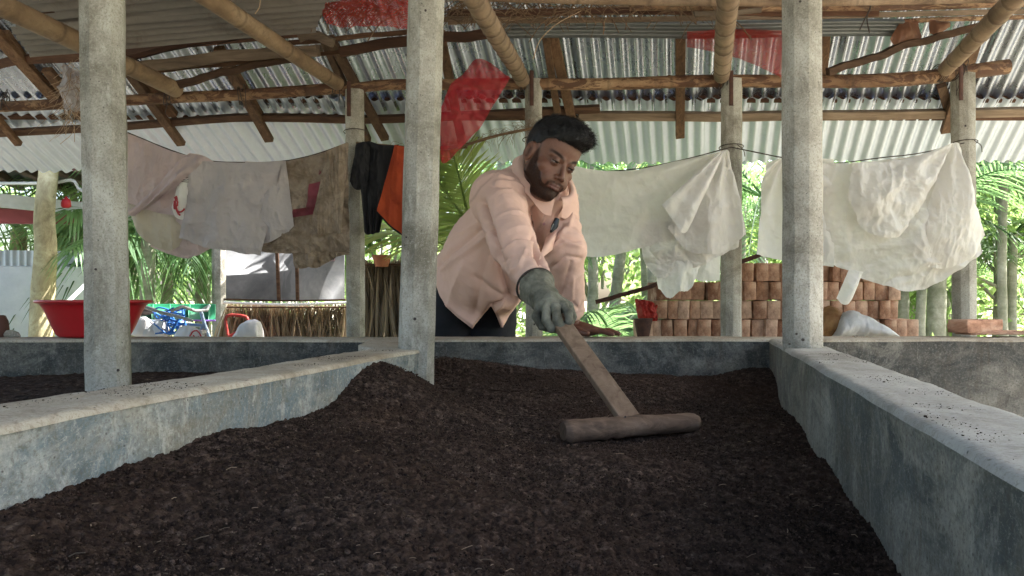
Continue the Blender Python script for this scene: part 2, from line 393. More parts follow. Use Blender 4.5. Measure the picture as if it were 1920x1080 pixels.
cp += [(-.08, 2.5, .665), (.1, 2.5, .655), (.35, 2.5, .635), (.6, 2.5, .632), (.8, 2.5, .655), (-.26, 2.45, .69), (-.33, 1.80, .712), (-.22, 2.02, .648), (-.26, 2.2, .66), (-.12, 2.0, .635),
       (.0, .8, .615), (.1, 1.2, .615), (.25, 1.63, .583), (.12, 1.60, .588), (.36, 1.69, .586), (.05, 1.8, .615), (-.15, 1.45, .632), (.45, 1.5, .59), (.5, 2.0, .60), (.2, 2.0, .618), (0, 2.1, .635),
       (-.3, .8, .635), (.25, .7, .575), (0, .3, .6), (-.4, .2, .64), (.25, .1, .55), (.25, 1.0, .597)]
cp = A(cp)
def soil_h(x, y):
    d = (x[..., None] - cp[:, 0]) ** 2 + (y[..., None] - cp[:, 1]) ** 2; w = 1 / (d + .004) ** 1.6
    z = (w * cp[:, 2]).sum(-1) / w.sum(-1)
    def mound(cx, cy, rx, ry, h, ang=0):
        a = (x - cx); b_ = (y - cy); ca, sa = math.cos(ang), math.sin(ang); u = (a*ca + b_*sa) / rx; v = (-a*sa + b_*ca) / ry
        return h * np.exp(-(u*u + v*v))
    z = z + mound(-.30, 1.80, .10, .10, .022) + mound(-.13, 2.40, .13, .1, .022) + mound(.02, 2.38, .09, .08, .012) + mound(-.33, 1.62, .1, .15, .012)
    z = z - mound(.10, 1.85, .26, .16, .010) + mound(.245, 1.70, .17, .03, .012, .3) + mound(.40, 1.70, .03, .03, .01)
    return z
def soil_mesh(xl, xr, y0, y1, nx, ny, hf, seed):
    s = np.linspace(0, 1, ny) ** 1.35; yy = y0 + (y1 - y0) * s; u = np.linspace(0, 1, nx)
    Y = np.broadcast_to(yy[None], (nx, ny)); X = xl(Y) + (xr(Y) - xl(Y)) * u[:, None]
    p3 = np.stack([X, Y, X*0], -1)
    Z = hf(X, Y) + .007 * fbm(p3 * 9, 3, seed) + .0042 * fbm(p3 * 38, 3, seed + 5, .6)
    cr = vnoise(p3 * 150, seed + 8); cr2 = vnoise(p3 * 270 + 4, seed + 9)
    Z = Z + .0026 * np.clip(cr, -.1, 1) + .0028 * cr2 + .0016 * vnoise(p3 * 380 + 4, seed + 11)
    g = MB(); G = np.stack([X, Y, Z], -1)
    k = 1 + .5 * fbm(p3 * 4, 3, seed + 20) + .25 * cr
    g.grid(G, col=None); g.c = [np.repeat(np.clip(k, .4, 1.8).reshape(-1, 1), 3, 1)]
    return g
sm = soil_mesh(lambda y: np.where(y < yl, xin_l(y), -.30) - .02, lambda y: xin_r(y) + .02, .25, YF0 + .01, 520, 800, soil_h, 1)
tag(obj('compost', sm, M['soil'], loc=(0, 1.5, 0)), 'dark crumbly compost filling the middle bed', 'compost', kind='stuff')
sl = soil_mesh(lambda y: y*0 - 2.9, lambda y: np.minimum(xin_l(y), -.32) - .12, 1.0, YF0, 260, 260, lambda x, y: .628 + .026 * np.exp(-((x + 1.05) ** 2 / .2 + (y - 2.2) ** 2 / .3)) - .02 * (x > -.9) * smooth(-.9, -.5, x), 4)
tag(obj('compost', sl, M['soil'], loc=(-1.6, 1.8, 0)), 'low dark compost in the left bed behind the divider wall', 'compost', kind='stuff')
fb = MB(); gx = np.linspace(xin_r(0) , 4.4, 40); gy = np.linspace(-.6, 2.55, 40); X, Y = np.meshgrid(gx, gy, indexing='ij'); fb.grid(np.stack([X, Y, X*0 + .2], -1))
tag(obj('bed_floor', fb, M['wall_top'], loc=(2, 1, .2)), kind='structure')
# crumbs and straw
def icos():
    p = (1 + 5 ** .5) / 2; V = nrm(A([[-1, p, 0], [1, p, 0], [-1, -p, 0], [1, -p, 0], [0, -1, p], [0, 1, p], [0, -1, -p], [0, 1, -p], [p, 0, -1], [p, 0, 1], [-p, 0, -1], [-p, 0, 1]]))
    T = A([[0,11,5],[0,5,1],[0,1,7],[0,7,10],[0,10,11],[1,5,9],[5,11,4],[11,10,2],[10,7,6],[7,1,8],[3,9,4],[3,4,2],[3,2,6],[3,6,8],[3,8,9],[4,9,5],[2,4,11],[6,2,10],[8,6,7],[9,8,1]])
    return V, T
IV, IT = icos()
def scatter(xs, ys, zs, rs, flat=.7):
    n = len(xs); V = IV[None] * (1 + rng.normal(0, .16, (n, 12, 1))); V = V * rs[:, None, None] * A([1, 1, flat])
    a = rng.uniform(0, 6.28, n); c, s = np.cos(a), np.sin(a); X = V[..., 0]*c[:, None] - V[..., 1]*s[:, None]*.7; Y = V[..., 0]*s[:, None] + V[..., 1]*c[:, None]*.7
    V = np.stack([X, Y, V[..., 2]], -1) + np.stack([xs, ys, zs], -1)[:, None]
    return V.reshape(-1, 3), (IT[None] + 12 * np.arange(n)[:, None, None]).reshape(-1, 3)
n = 60000; s = rng.uniform(0, 1, n) ** 1.5; cy = .55 + 1.95 * s; l0 = np.where(cy < yl, xin_l(cy), -.30); cx = l0 + (xin_r(cy) - l0) * rng.uniform(0.01, .99, n)
rs = rng.gamma(1.4, .00045, n) + .0005; cm = MB(); V, T = scatter(cx, cy, soil_h(cx, cy) + .002 + rs*.5, rs)
col = np.repeat(np.repeat(rng.uniform(.5, 1.7, (n, 1)), 12, 0), 3, 1); cm.v.append(V); cm.t.append(T); cm.n = len(V); cm.c.append(col)
tag(obj('soil_crumbs', cm, M['soil'], loc=(0, 1.5, .6)), 'small compost crumbs lying on the soil of the middle bed', 'crumbs', kind='stuff')
t = NT('straw_bits'); M['straw'] = t.fin(t.mix(1., (.36, .25, .16), t.attr(), 'MULTIPLY'), .8)
st = MB()
for k in range(260):
    y = .62 + 1.8 * R.random() ** 1.6; x0 = xin_l(y) if y < yl else -.3; x = x0 + (xin_r(y) - x0) * R.uniform(.03, .97); z = float(soil_h(A(x), A(y))) + .007
    a = R.uniform(-1.2, 1.2); L = R.choice([.002, .003, .004, .006, .012]); p = A([x, y, z]); d = A([math.cos(a), math.sin(a), R.uniform(-.1, .35)])
    mid = p + d * L * .5 + A([0, 0, R.uniform(0, .15) * L]); st.tube([p, mid, p + d * L + A([R.uniform(-.2, .2) * L, R.uniform(-.2, .2) * L, 0])], R.uniform(.00025, .0006), 4, col=R.uniform(.15, .8))
tag(obj('straw_bits', st, M['straw'], loc=(0, 1.5, .6)), 'pale straw and root bits scattered over the compost', 'straw', kind='stuff')
# dirt on the wall tops
n = 9000; w = rng.integers(0, 3, n); yy = np.where(w == 2, rng.uniform(2.56, 2.71, n), rng.uniform(.5, 2.5, n)); uu = rng.uniform(.05, .95, n) ** 1.2
xx = np.where(w == 0, xin_r(yy) + .115 * uu, np.where(w == 1, xin_l(np.minimum(yy, 2.05)) - .12 * uu, rng.uniform(-1.6, 1.8, n)))
yy = np.where((w == 1) & (yy > 2.03), rng.uniform(1, 2, n), yy); xx = np.where(w == 1, xin_l(yy) - .12 * uu, xx)
keep = fbm(np.stack([xx*14, yy*14, xx*0], -1), 3, 5) > np.where(w == 1, .0, .2); xx, yy = xx[keep], yy[keep]; rs = rng.gamma(1.1, .0003, len(xx)) + .00025
dm = MB(); V, T = scatter(xx, yy, np.full(len(xx), ZT + .003), rs, .5); dm.add(V, None, T)
tag(obj('dirt_specks', dm, M['soil'], loc=(0, 1.5, .75)), 'dark soil specks spilled on the tops of the bed walls', 'soil', kind='stuff')

# ------------------------------------------------------------ the open shed (posts, beams, roof)
shed = thing('open_shed', (0, 3.4, 0), 'open sided shed of concrete posts, bamboo beams and corrugated metal roof over the beds', 'shed')
def post(base, top, w, yaw, name='post', z0=None, parent=shed, holes=True, mat='post'):
    base = A(base, float); top = A(top, float); h = w / 2; c = w * .27
    sec = [(-h, -h + c), (-h + c, -h), (h - c, -h), (h, -h + c), (h, h - c), (h - c, h), (-h + c, h), (-h, h - c)]
    n = 40; ts = np.linspace(0, 1, n); ca, sa = math.cos(yaw), math.sin(yaw); G = np.zeros((24, n, 3)); pts = []
    S = A(sec); dense = []
    for k in range(8):
        a, b_ = S[k], S[(k + 1) % 8]
        for f in (.04, .5, .96): dense.append(a + (b_ - a) * f)
    D_ = A(dense); D_ = np.stack([D_[:, 0]*ca - D_[:, 1]*sa, D_[:, 0]*sa + D_[:, 1]*ca], -1)
    for j, tt in enumerate(ts):
        cpt = base + (top - base) * tt; wob = fbm(np.concatenate([D_ * 30, np.full((24, 1), cpt[2] * 7 + base[0] * 9)], 1), 4, 3) * .0028
        G[:, j, :2] = cpt[:2] + D_ * (1 + wob[:, None] / h); G[:, j, 2] = cpt[2]
    mb = MB(); mb.grid(G, closeu=True, flip=False); mb.add(G[:, -1], T=[(0, k, k + 1) for k in range(1, 23)]); mb.add(G[:, 0], T=[(0, k + 1, k) for k in range(1, 23)])
    return obj(name, mb, M[mat], parent, fixn=True, auto=24)
def hole(px, py, D, r, parent=shed):
    p = P(px, py, D); mb = MB(); mb.tube([p, p - A([0, .0025, 0])], r, 10); return obj('bolt_hole', mb, M['wire'], parent)
# front posts
def zlev(px, py, D): return P(px, py, D)
pf1 = post(P(205, 800, 2.02), P(187, -260, 2.02), .100, .35)
pf2 = post(P(777, 800, 2.08), P(806, -240, 2.08), .088, .30)
pf3 = post([.7625, 2.10, ZT - .01], P(1503, -230, 2.10), .096, .42)
hole(180, 505, 1.955, .003, pf1); hole(222, 694, 1.955, .0035, pf1); hole(778, 598, 2.015, .004, pf2); hole(798, 20, 2.015, .003, pf2); hole(762, 445, 2.015, .0025, pf2); hole(1500, 3, 2.03, .003, pf3); hole(1505, 637, 2.03, .004, pf3); hole(1493, 626, 2.03, .003, pf3); hole(1480, 645, 2.03, .003, pf3)
# back posts with rusty straps
BD = 4.1
for k, (pxb, pxt, ytop, w) in enumerate(((668, 665, 170, .094), (1002, 1000, 150, .082), (1370, 1372, 150, .098), (1810, 1805, 140, .106))):
    b = P(pxb, 560, BD); b[2] = 0; tp = P(pxt, ytop, BD); p = post(b, tp, w, .2 if k < 2 else .36)
    sp = MB(); sx = (-1 + (655, 998, 1372, 1803)[k]); s0 = P(sx, ytop - 18, BD - w*.55 - .03); s1 = P(sx, ytop + 48, BD - w*.55 - .005)
    sp.beam([s0, (s0 + s1) / 2, s1], .02, .005, up=(0, 1, 0)); obj('strap', sp, M['rust'], p)
    hy = (0, 608, 0, 236)[k]
    if hy: hole(pxb, hy, BD - w*.52, .005, p)
b = P(412, 560, 6.2); b[2] = 0; post(b, P(410, 330, 6.2), .10, .1, mat='post')

ZE = .88; TAN = math.tan(math.radians(30))
def yeave(x): return 5.2 + np.clip(-x, 0, 3) * .12
def roof_z(x, y, off=0): return EYE + ZE + TAN * (yeave(x) - y) + off
def roofpt(px, py, off=0):
    k = (px - 960) / F; q = (HY - py) / F; y = 4.6
    for _ in range(30): y = (ZE + off + TAN * yeave(k * y)) / (q + TAN)
    return P(px, py, y)
def corr(G0, G1, width_dir, pitch, amp, nv=14, col=None, sub=8, offs=0):
    """corrugated sheet between edge line G0 (2 pts) and opposite edge G1 (2 pts); ribs run G0->G1"""
    a0, b0 = A(G0, float); a1, b1 = A(G1, float); L = np.linalg.norm(b0 - a0); nr = max(2, int(round(L / pitch))); nu = nr * sub + 1
    u = np.linspace(0, 1, nu)[:, None, None]; v = np.linspace(0, 1, nv)[None, :, None]
    S = (a0*(1-u) + b0*u) * (1-v) + (a1*(1-u) + b1*u) * v; N = nrm(np.cross(b0 - a0, a1 - a0)); N = N * np.sign(N[2] if abs(N[2]) > .01 else 1)
    S = S + N * (amp * np.cos(u * nr * 2 * np.pi + offs) + .006 * fbm(S * 2.3, 3, 2)[..., None])
    m = MB(); m.grid(S); return m
sl_dir = A([DX, DY])
def along(x0, y0, dy): return x0 + dy * DX / DY
nsh = 12; xs0 = np.linspace(-3.9, 4.9, nsh + 1)
def yc(x): return roofpt_y(x)
for k in range(nsh):
    xa, xb = xs0[k] - .03, xs0[k + 1] + .03; off = R.uniform(-.006, .006) + (k % 2) * .012
    def pt(x_e, y, o): x = along(x_e, 5.2, y - 5.2); return [x, y, roof_z(x_e, y, o)]
    ye0, ye1 = yeave(xa) + R.uniform(-.015, .015), yeave(xb)
    ca = MB(); c1 = corr([pt(xa, ye0, off), pt(xb, ye1, off)], [pt(xa, 4.70 + .7*(ye0-5.2), off), pt(xb, 4.70 + .7*(ye1-5.2), off)], None, .076, .012)
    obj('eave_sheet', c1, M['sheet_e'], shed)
    c2 = corr([pt(xa - .05, 4.80 + .7*(ye0-5.2), off + .020), pt(xb - .05, 4.80 + .7*(ye1-5.2), off + .020)], [pt(xa, 2.2, off + .05), pt(xb, 2.2, off + .05)], None, .076, .016, nv=22)
    obj('roof_sheet', c2, M['sheet'], shed)
    zr = roof_z(xa, 2.2, .05)
    p0, p1 = pt(xa, 2.22, .05), pt(xb, 2.22, .05); q0 = [along(xa, 5.2, -5.9), -.7, EYE + 1.42]; q1 = [along(xb, 5.2, -5.9), -.7, EYE + 1.42]
    obj('roof_sheet', corr([p0, p1], [q0, q1], None, .076, .011, nv=6, sub=4), M['sheet'], shed)
# battens added to block sky light and darken the lap between the sheet rows
xb_ = np.linspace(-4.1, 5.0, 24); bt = MB(); bt.beam(np.stack([xb_, 4.738 + .7 * (yeave(xb_) - 5.2), roof_z(xb_, 4.738 + .7 * (yeave(xb_) - 5.2), .040)], -1), .030, .048, up=(0, .5, .86)); bt.beam(np.stack([xb_, 4.845 + .7 * (yeave(xb_) - 5.2), roof_z(xb_, 4.845 + .7 * (yeave(xb_) - 5.2), .024)], -1), .035, .055, up=(0, .5, .86)); obj('purlin', bt, M['wood_r'], shed, auto=30)
# wooden purlins
def bm_line(name, pix, w, h, mat, off=-.05, parent=shed, n=30, seed=0, wob=.006):
    pts = A([roofpt(px, py, off) for px, py in pix]); pts = resamp(pts, n); pts = pts + fbm(np.stack([np.arange(n)*.25, np.full(n, seed*3.), np.zeros(n)], -1)[:, None, :], 3, seed) * wob
    m = MB(); m.beam(pts, w, h, up=(0, -.5, .86)); return obj(name, m, M[mat], parent, sm=True, auto=30)
bm_line('purlin', [(-60, 252), (60, 246), (240, 236), (330, 229), (450, 221), (560, 222), (660, 224), (800, 220), (960, 212), (1124, 204)], .05, .042, 'wood', -.07, seed=1)
bm_line('purlin', [(1085, 217), (1250, 218), (1480, 217), (1700, 214), (2000, 209), (2100, 208)], .05, .05, 'wood_g', -.075, seed=2)
bm_line('purlin', [(-60, 150), (0, 120), (160, 105), (300, 85), (560, 60)], .05, .05, 'wood_r', -.05, seed=6)
for k, (a, b_, w, off) in enumerate((((-30, 40), (118, 200), .075, -.07), ((8, 60), (90, 175), .05, -.04), ((-20, 205), (35, 270), .045, -.11), ((88, 130), (190, 262), .06, -.09), ((245, 140), (340, 270), .055, -.10), ((232, 100), (325, 215), .06, -.05), ((425, 120), (505, 263), .055, -.10), ((410, 90), (485, 215), .06, -.05),
        ((618, 70), (722, 260), .05, -.10), ((605, 70), (690, 262), .04, -.07), ((825, 60), (868, 275), .05, -.09), ((1035, 60), (1072, 222), .055, -.09), ((1022, 60), (1046, 215), .04, -.10), ((1276, 50), (1275, 256), .052, -.10), ((1548, 50), (1540, 150), .055, -.06), ((1832, 60), (1775, 246), .07, -.10), ((1765, 160), (1790, 246), .05, -.05))):
    q = A([roofpt(*a, off), roofpt(*b_, off)]); q = resamp(q, 8); m = MB(); m.beam(q, w, .035, up=(0, .5, .86)); obj('rafter', m, M['wood_y'], shed, auto=30)
# bamboo
def bamboo_mb(pts, r0, r1, seg=.28, seed=0, knob=.08, curve=0, n=12):
    pts = A(pts, float); L = np.linalg.norm(np.diff(pts, axis=0), axis=1).sum(); rr = random.Random(seed)
    ds = [0]; nodes = []
    x = rr.uniform(.1, seg)
    while x < L: nodes.append(x); x += seg * rr.uniform(.8, 1.2)
    s = [0]
    for q in nodes:
        for d in (-.018, -.006, 0, .006, .018):
            if 0 < q + d < L: s.append(q + d)
    s += list(np.linspace(0, L, int(L / .05))); s = np.unique(np.round(s, 4)); nn = len(s)
    dense = resamp(pts, 400); tt = np.linspace(0, L, 400); C = np.stack([np.interp(s, tt, dense[:, k]) for k in range(3)], -1)
    if curve: C = C + (fbm(np.stack([s*1.3, s*0 + seed, s*0], -1), 2, seed) * curve)[:, None] * A([.6, .2, 1.])
    rad = r0 + (r1 - r0) * s / L; nd = A(nodes) if nodes else A([99.]); dist = np.abs(s[:, None] - nd[None]); dm = dist.min(1); sg = np.take_along_axis(s[:, None] - nd[None], dist.argmin(1)[:, None], 1)[:, 0]
    rad = rad * (1 + knob * np.exp(-(dm / .009) ** 2) - knob * .3 * np.exp(-(dm / .03) ** 2))
    col = 1 - .45 * np.exp(-((sg - .004) / .005) ** 2)
    m = MB(); m.tube(C, rad, n, wob=.03, seed=seed); m.c[0] = np.repeat(np.tile(col, n)[:, None], 3, 1)
    m.c[0] = np.repeat(col[None, :], n, 0).reshape(-1, 1) * np.ones((1, 3))
    return m
for k, (e, s_, r0, r1, mt, sg) in enumerate((((325, 167), (0, 8), .040, .044, 'bamboo', .42), ((630, 155), (395, 0), .034, .040, 'bamboo', .36), ((978, 148), (897, 0), .038, .045, 'bamboo_g', .10), ((1352, 142), (1366, 0), .040, .045, 'bamboo_g', .14), ((1775, 128), (1900, 0), .038, .046, 'bamboo_g', .18))):
    De = BD - .09; a = P(*e, De); zz = (a[2] - EYE) * 1.02; b_ = Pz(s_[0], s_[1], zz); d = (b_ - a); a = a - d * .02; b2 = a + d * (De - 1.7) / (a[1] - b_[1]); b2 = a + (b_ - a) / (a[1] - b_[1]) * (a[1] - 1.75)
    obj('crossbeam', bamboo_mb([a, (a + b2) / 2, b2], r0, r1, sg, 20 + k, .10 if k > 1 else .07, .012 if k > 1 else .006), M[mt], shed)
for k, pix in enumerate(([(-60, 204), (0, 201), (80, 197), (240, 188), (330, 183), (450, 178), (640, 166)], [(640, 172), (690, 163), (820, 160), (985, 158), (1130, 158), (1300, 152), (1480, 152), (1600, 152), (1720, 145), (1890, 124)])):
    pts = A([P(px, py, BD - (0 if k else .0)) for px, py in pix])
    obj('tie_beam', bamboo_mb(pts, .027, .030 if k == 0 else .038, .30, 40 + k, .10, .006), M['bamboo_p'], shed)
# wire lashings
def wirecoil(px, py, D, rx, rz, n, parent=shed, r=.0022, seed=0, tail=True):
    rr = random.Random(seed); m = MB()
    for k in range(n):
        c = P(px, py, D) + A([(k - n/2) * .012, 0, 0]); a = np.linspace(0, 2*np.pi, 26); t_ = rr.uniform(-.5, .5)
        m.tube(c + np.stack([rx * np.sin(a) * .25 + t_ * .03 * np.cos(a), -rx * np.sin(a), rz * np.cos(a)], -1), r, 5)
    if tail: c = P(px, py, D); m.tube(resamp(A([c, c + A([.03, -.04, .05]), c + A([rr.uniform(-.03, .08), -.05, -.07 - rr.random()*.06])]), 10), r*.8, 5)
    return obj('wire_tie', m, M['wire'], parent)
for k, (px, py, n_) in enumerate(((318, 180, 3), (630, 163, 4), (12, 190, 3), (978, 155, 3), (1350, 150, 4), (1765, 138, 4), (1795, 135, 4), (452, 180, 2), (130, 205, 3))): wirecoil(px, py, BD - .01, .045, .045, n_, seed=k)
for k, (px, D, py) in enumerate(((1371, BD, 276), (1808, BD, 268), (667, BD, 248), (1002, BD, 262))):
    m = MB(); w = .066; c = P(px, py, D)
    for q in range(2):
        a = np.linspace(0, 2*np.pi, 30); m.tube(c + np.stack([w * np.cos(a) * .92, w * np.sin(a) * .92, (.006 if q else -.006) * np.sin(a*1 + q*3)], -1), .0022, 5)
    if k < 2: m.tube(resamp(A([c + A([.01, -.07, 0]), c + A([.04, -.08, -.03]), c + A([.05, -.07, -.06])]), 8), .002, 5)
    obj('wire_tie', m, M['wire'], shed)
# ------------------------------------------------------------ plants
def leafmat(name, a, b, tr=.45, tcol=None, rough=.45):
    t = NT(name); c = t.mix(1., t.ramp(t.noise(1.2, 4), [(.35, b), (.65, a)]), t.attr(), 'MULTIPLY'); tc = t.mix(1., tcol or tuple(min(1, x*2.2) for x in a), t.attr(), 'MULTIPLY')
    return t.fin(c, rough, spec=.5, transl=(tr, tc))
M['frond'] = leafmat('palm_frond_green', (.065, .14, .05), (.03, .08, .035), .45, (.26, .44, .17))
M['frond_y'] = leafmat('yellow_green_frond', (.20, .26, .08), (.12, .19, .06), .5, (.55, .62, .22))
M['leaf'] = leafmat('broad_leaf', (.09, .16, .04), (.04, .09, .025), .55, (.46, .66, .22))
M['leaf_d'] = leafmat('dark_leaf', (.035, .075, .025), (.02, .045, .02), .35, (.12, .22, .05))
M['dryleaf'] = leafmat('dried_palm_leaf', (.44, .36, .26), (.26, .20, .14), .25, (.45, .33, .18), .8)
t = NT('palm_trunk_bark'); z = t.sep()[2]; w = t.n("ShaderNodeTexWave", wave_type='BANDS', bands_direction='Z'); w.inputs['Scale'].default_value = 2.6; w.inputs['Distortion'].default_value = 1.2; t.l(t.co, w.inputs[0])
c = t.ramp(t.noise(7, 7, .7), [(.3, (.13, .125, .09)), (.5, (.25, .245, .19)), (.7, (.42, .41, .35))]); c = t.mix(t.ramp(w.outputs[0], [(.97, 0.), (1., .15)]), c, (.45, .45, .38)); c = t.mix(t.ramp(t.noise(2.5, 6, .7), [(.5, 0.), (.62, .6)]), c, (.10, .12, .06))
M['trunk'] = t.fin(c, .85, t.bump(t.noise(30, 6, .7), .4, .01))
t = NT('lichen_bark'); c = t.ramp(t.noise(5, 8, .75, dist=.6), [(.3, (.17, .14, .08)), (.48, (.33, .29, .17)), (.62, (.48, .45, .28)), (.75, (.60, .58, .42))]); c = t.mix(t.ramp(t.noise(18, 6, .8), [(.3, .8), (.42, 0.)]), c, (.07, .06, .035))
M['bark'] = t.fin(c, .9, t.bump(t.noise(20, 8, .75), .7, .012))
def frond(mb, base, az, el, L, droop, nl=34, ll=.42, lw=.022, col=1., rr=R, hang=.35, twist=0):
    """pinnate frond: arched rachis with two rows of strap leaflets"""
    d = A([math.cos(az) * math.cos(el), math.sin(az) * math.cos(el), math.sin(el)]); s = np.linspace(0, 1, nl); pts = base + d * (s * L)[:, None]; pts[:, 2] -= droop * L * s ** 2.2
    T = nrm(np.gradient(pts, axis=0)); side = nrm(np.cross(T, [0, 0, 1.])); up = np.cross(side, T)
    if twist: side, up = side * math.cos(twist) + up * math.sin(twist), up * math.cos(twist) - side * math.sin(twist)
    mb.tube(pts[::2], np.linspace(.011, .003, len(pts[::2])), 5, caps=False, col=col * .9)
    env = np.sin(np.clip(s * .93 + .07, 0, 1) * np.pi) ** .55 * ll
    V = []; C = []
    for sg in (-1, 1):
        for k in range(3, nl):
            l = env[k] * rr.uniform(.85, 1.1) + .03; fwd = .35 + .5 * s[k] + rr.uniform(-.1, .1)
            dr = nrm(side[k] * sg * (1 - .25*s[k]) + T[k] * fwd + up[k] * rr.uniform(.05, .3)); w = T[k] * lw * .5 * rr.uniform(.7, 1.15)
            p0 = pts[k]; h = hang * rr.uniform(.6, 1.5)
            for q, (f, wf) in enumerate(((0, .45), (.33, 1), (.68, .75), (1, .06))):
                p = p0 + dr * l * f + A([0, 0, -h * l * f * f]); V += [p - w * wf, p + w * wf]; cc = col * rr.uniform(.85, 1.1); C += [[cc]*3, [cc]*3]
    V = A(V); n = len(V) // 8; b = np.arange(n)[:, None] * 8; Q = (b[:, :, None] + A([[0, 1, 3, 2], [2, 3, 5, 4], [4, 5, 7, 6]])[None]).reshape(-1, 4)
    n0 = mb.n; mb.add(V, Q); mb.c[-1] = A(C)
def palm(px, pyb, D, pyt, r, label, fr=9, L=1.7, lean=0, mat='frond', trunk=True, elr=(-.1, 1.1), name='areca_palm', azs=None, ll=.42, seed=0, group='palms beyond the shed', lw=.024, nl=34, hang=.4, tmat='trunk'):
    rr = random.Random(seed + int(px)); b = P(px, pyb, D); b[2] = 0; tp = P(px + lean, pyt, D)
    th = thing(name, b, label, 'palm', group)
    if trunk:
        m = MB(); pts = resamp(A([b, (b + tp) / 2 + A([rr.uniform(-.03, .03), 0, 0]), tp]), 24); rad = r * np.linspace(1.12, .85, 24) * (1 + .03 * np.sin(np.arange(24) * 2.4)); m.tube(pts, rad, 14, wob=.05, seed=seed); obj('trunk', m, M[tmat], th)
    if fr:
        m = MB()
        for k in range(fr):
            az = (azs[k % len(azs)] if azs else k * 2.4 + rr.uniform(-.3, .3)); el = rr.uniform(*elr)
            frond(m, tp, az, el, L * rr.uniform(.8, 1.15), rr.uniform(.3, .75), nl, ll, lw, rr.uniform(.6, 1.25), rr, hang, rr.uniform(-.6, .6))
        obj('crown', m, M[mat], th, sm=False)
    return th
def leaves(mb, C, n, rad, size, rr, droop=.3, col=(.5, 1.3)):
    """leaf-sized folded blades scattered in clumps"""
    g = np.random.default_rng(rr.randrange(1 << 30)); d = nrm(g.normal(0, 1, (n, 3))); c = C + d * (g.uniform(.35, 1, (n, 1)) ** .6) * A(rad)
    a = nrm(g.normal(0, 1, (n, 3)) + A([0, 0, -droop])); s = nrm(np.cross(a, g.normal(0, 1, (n, 3)))); nn = np.cross(a, s); L = size * g.uniform(.6, 1.25, (n, 1)); w = L * .26
    k = [c, c + a*L*.45 + s*w + nn*w*.3, c + a*L*.45, c + a*L*.45 - s*w + nn*w*.3, c + a*L - nn*L*.12]
    V = np.stack(k, 1).reshape(-1, 3); b = np.arange(n)[:, None, None] * 5; T = (b + A([[0, 1, 2], [0, 2, 3], [1, 4, 2], [2, 4, 3]])[None]).reshape(-1, 3)
    mb.add(V, None, T); mb.c[-1] = np.repeat(g.uniform(col[0], col[1], (n, 1)), 5, 0) * np.ones((1, 3)) * (A([1.0, 1.0, 1.0]))
def tree(px, D, z0, z1, wd, label, n=9, per=260, size=.11, mat='leaf', r=.06, name='leafy_tree', group='leafy trees beyond the shed', seed=0, tmat='trunk', cat='tree'):
    rr = random.Random(seed + int(px * 7)); b = P(px, HY, D); b[2] = 0; th = thing(name, b, label, cat, group)
    zt = (z0 + z1) / 2; tr = MB(); tr.tube(resamp(A([b, b + A([rr.uniform(-.1, .1), 0, z0 * .7]), b + A([rr.uniform(-.2, .2), 0, zt + (z1 - z0) * .3])]), 14), np.linspace(r, r * .4, 14), 9, wob=.1, seed=seed)
    cr = MB()
    for k in range(n):
        c = b + A([rr.uniform(-wd, wd), rr.uniform(-.7, .7) * wd * .6, rr.uniform(z0, z1)]); st = b + A([0, 0, rr.uniform(max(.1, z0 * .6), zt)])
        tr.tube(resamp(A([st, (st + c) / 2 + A([0, 0, .08]), c]), 6), np.linspace(r * .35, .006, 6), 5, caps=False)
        leaves(cr, c, per, A([1, 1, .75]) * rr.uniform(.28, .5) * max(wd, .5), size, rr)
    obj('trunk', tr, M[tmat], th); obj('crown', cr, M[mat], th, sm=False)
    return th
G_ = 'palms beyond the shed'
# right of the shed
palm(1885, 640, 6.6, 250, .036, 'slender smooth palm trunk rising near the right edge of the photo', fr=5, L=1.4, seed=1)
palm(1751, 640, 6.8, 250, .074, 'stout ringed palm trunk between the last brick of the stack and the rightmost back post', fr=8, L=1.7, seed=2)
palm(1722, 640, 6.6, 420, .04, 'thin dark palm stem just left of the stout ringed trunk', fr=6, L=1.3, lean=14, seed=3)
palm(1776, 640, 7.2, 330, .03, 'thin green palm stem just right of the stout ringed trunk', fr=6, L=1.5, seed=4)
palm(1688, 640, 7.0, 380, .05, 'mossy palm trunk beside the right end of the brick stack', fr=6, L=1.6, seed=5)
palm(1900, 640, 7.6, 440, .045, 'low full palm with long drooping fronds at the right edge', fr=11, L=1.7, elr=(-.2, .9), seed=6, ll=.5)
palm(1790, 640, 8.2, 480, .04, 'short bushy palm behind the rightmost back post', fr=10, L=1.3, seed=7)
# middle gap, right of the man
palm(1108, 640, 6.6, 250, .043, 'straight pale palm trunk just right of the man', fr=6, L=1.5, seed=8)
palm(1132, 640, 6.9, 240, .048, 'slanting palm trunk leaning right beside the straight one', lean=62, fr=7, L=1.6, seed=9)
palm(1222, 640, 6.6, 260, .042, 'pale blotched palm trunk above the left end of the brick stack', fr=6, L=1.5, seed=10)
palm(1150, 660, 5.2, 640, .02, 'low palm with silvery drooping fronds behind the hand on the wall', fr=9, L=.62, elr=(.2, .9), seed=11, ll=.3, trunk=False, lw=.02, nl=40)
palm(1205, 640, 7.5, 430, .04, 'dark palm with narrow fronds behind the hanging torn white sheet', fr=10, L=1.5, seed=12, mat='frond')
palm(1432, 640, 6.7, 370, .04, 'palm with big arching fronds between the two back posts right of the man', fr=10, L=1.2, seed=13, elr=(-.2, 1.), ll=.4)
palm(1395, 640, 7.4, 250, .045, 'tall palm trunk hidden behind the back post right of the man', fr=8, L=1.9, seed=14)
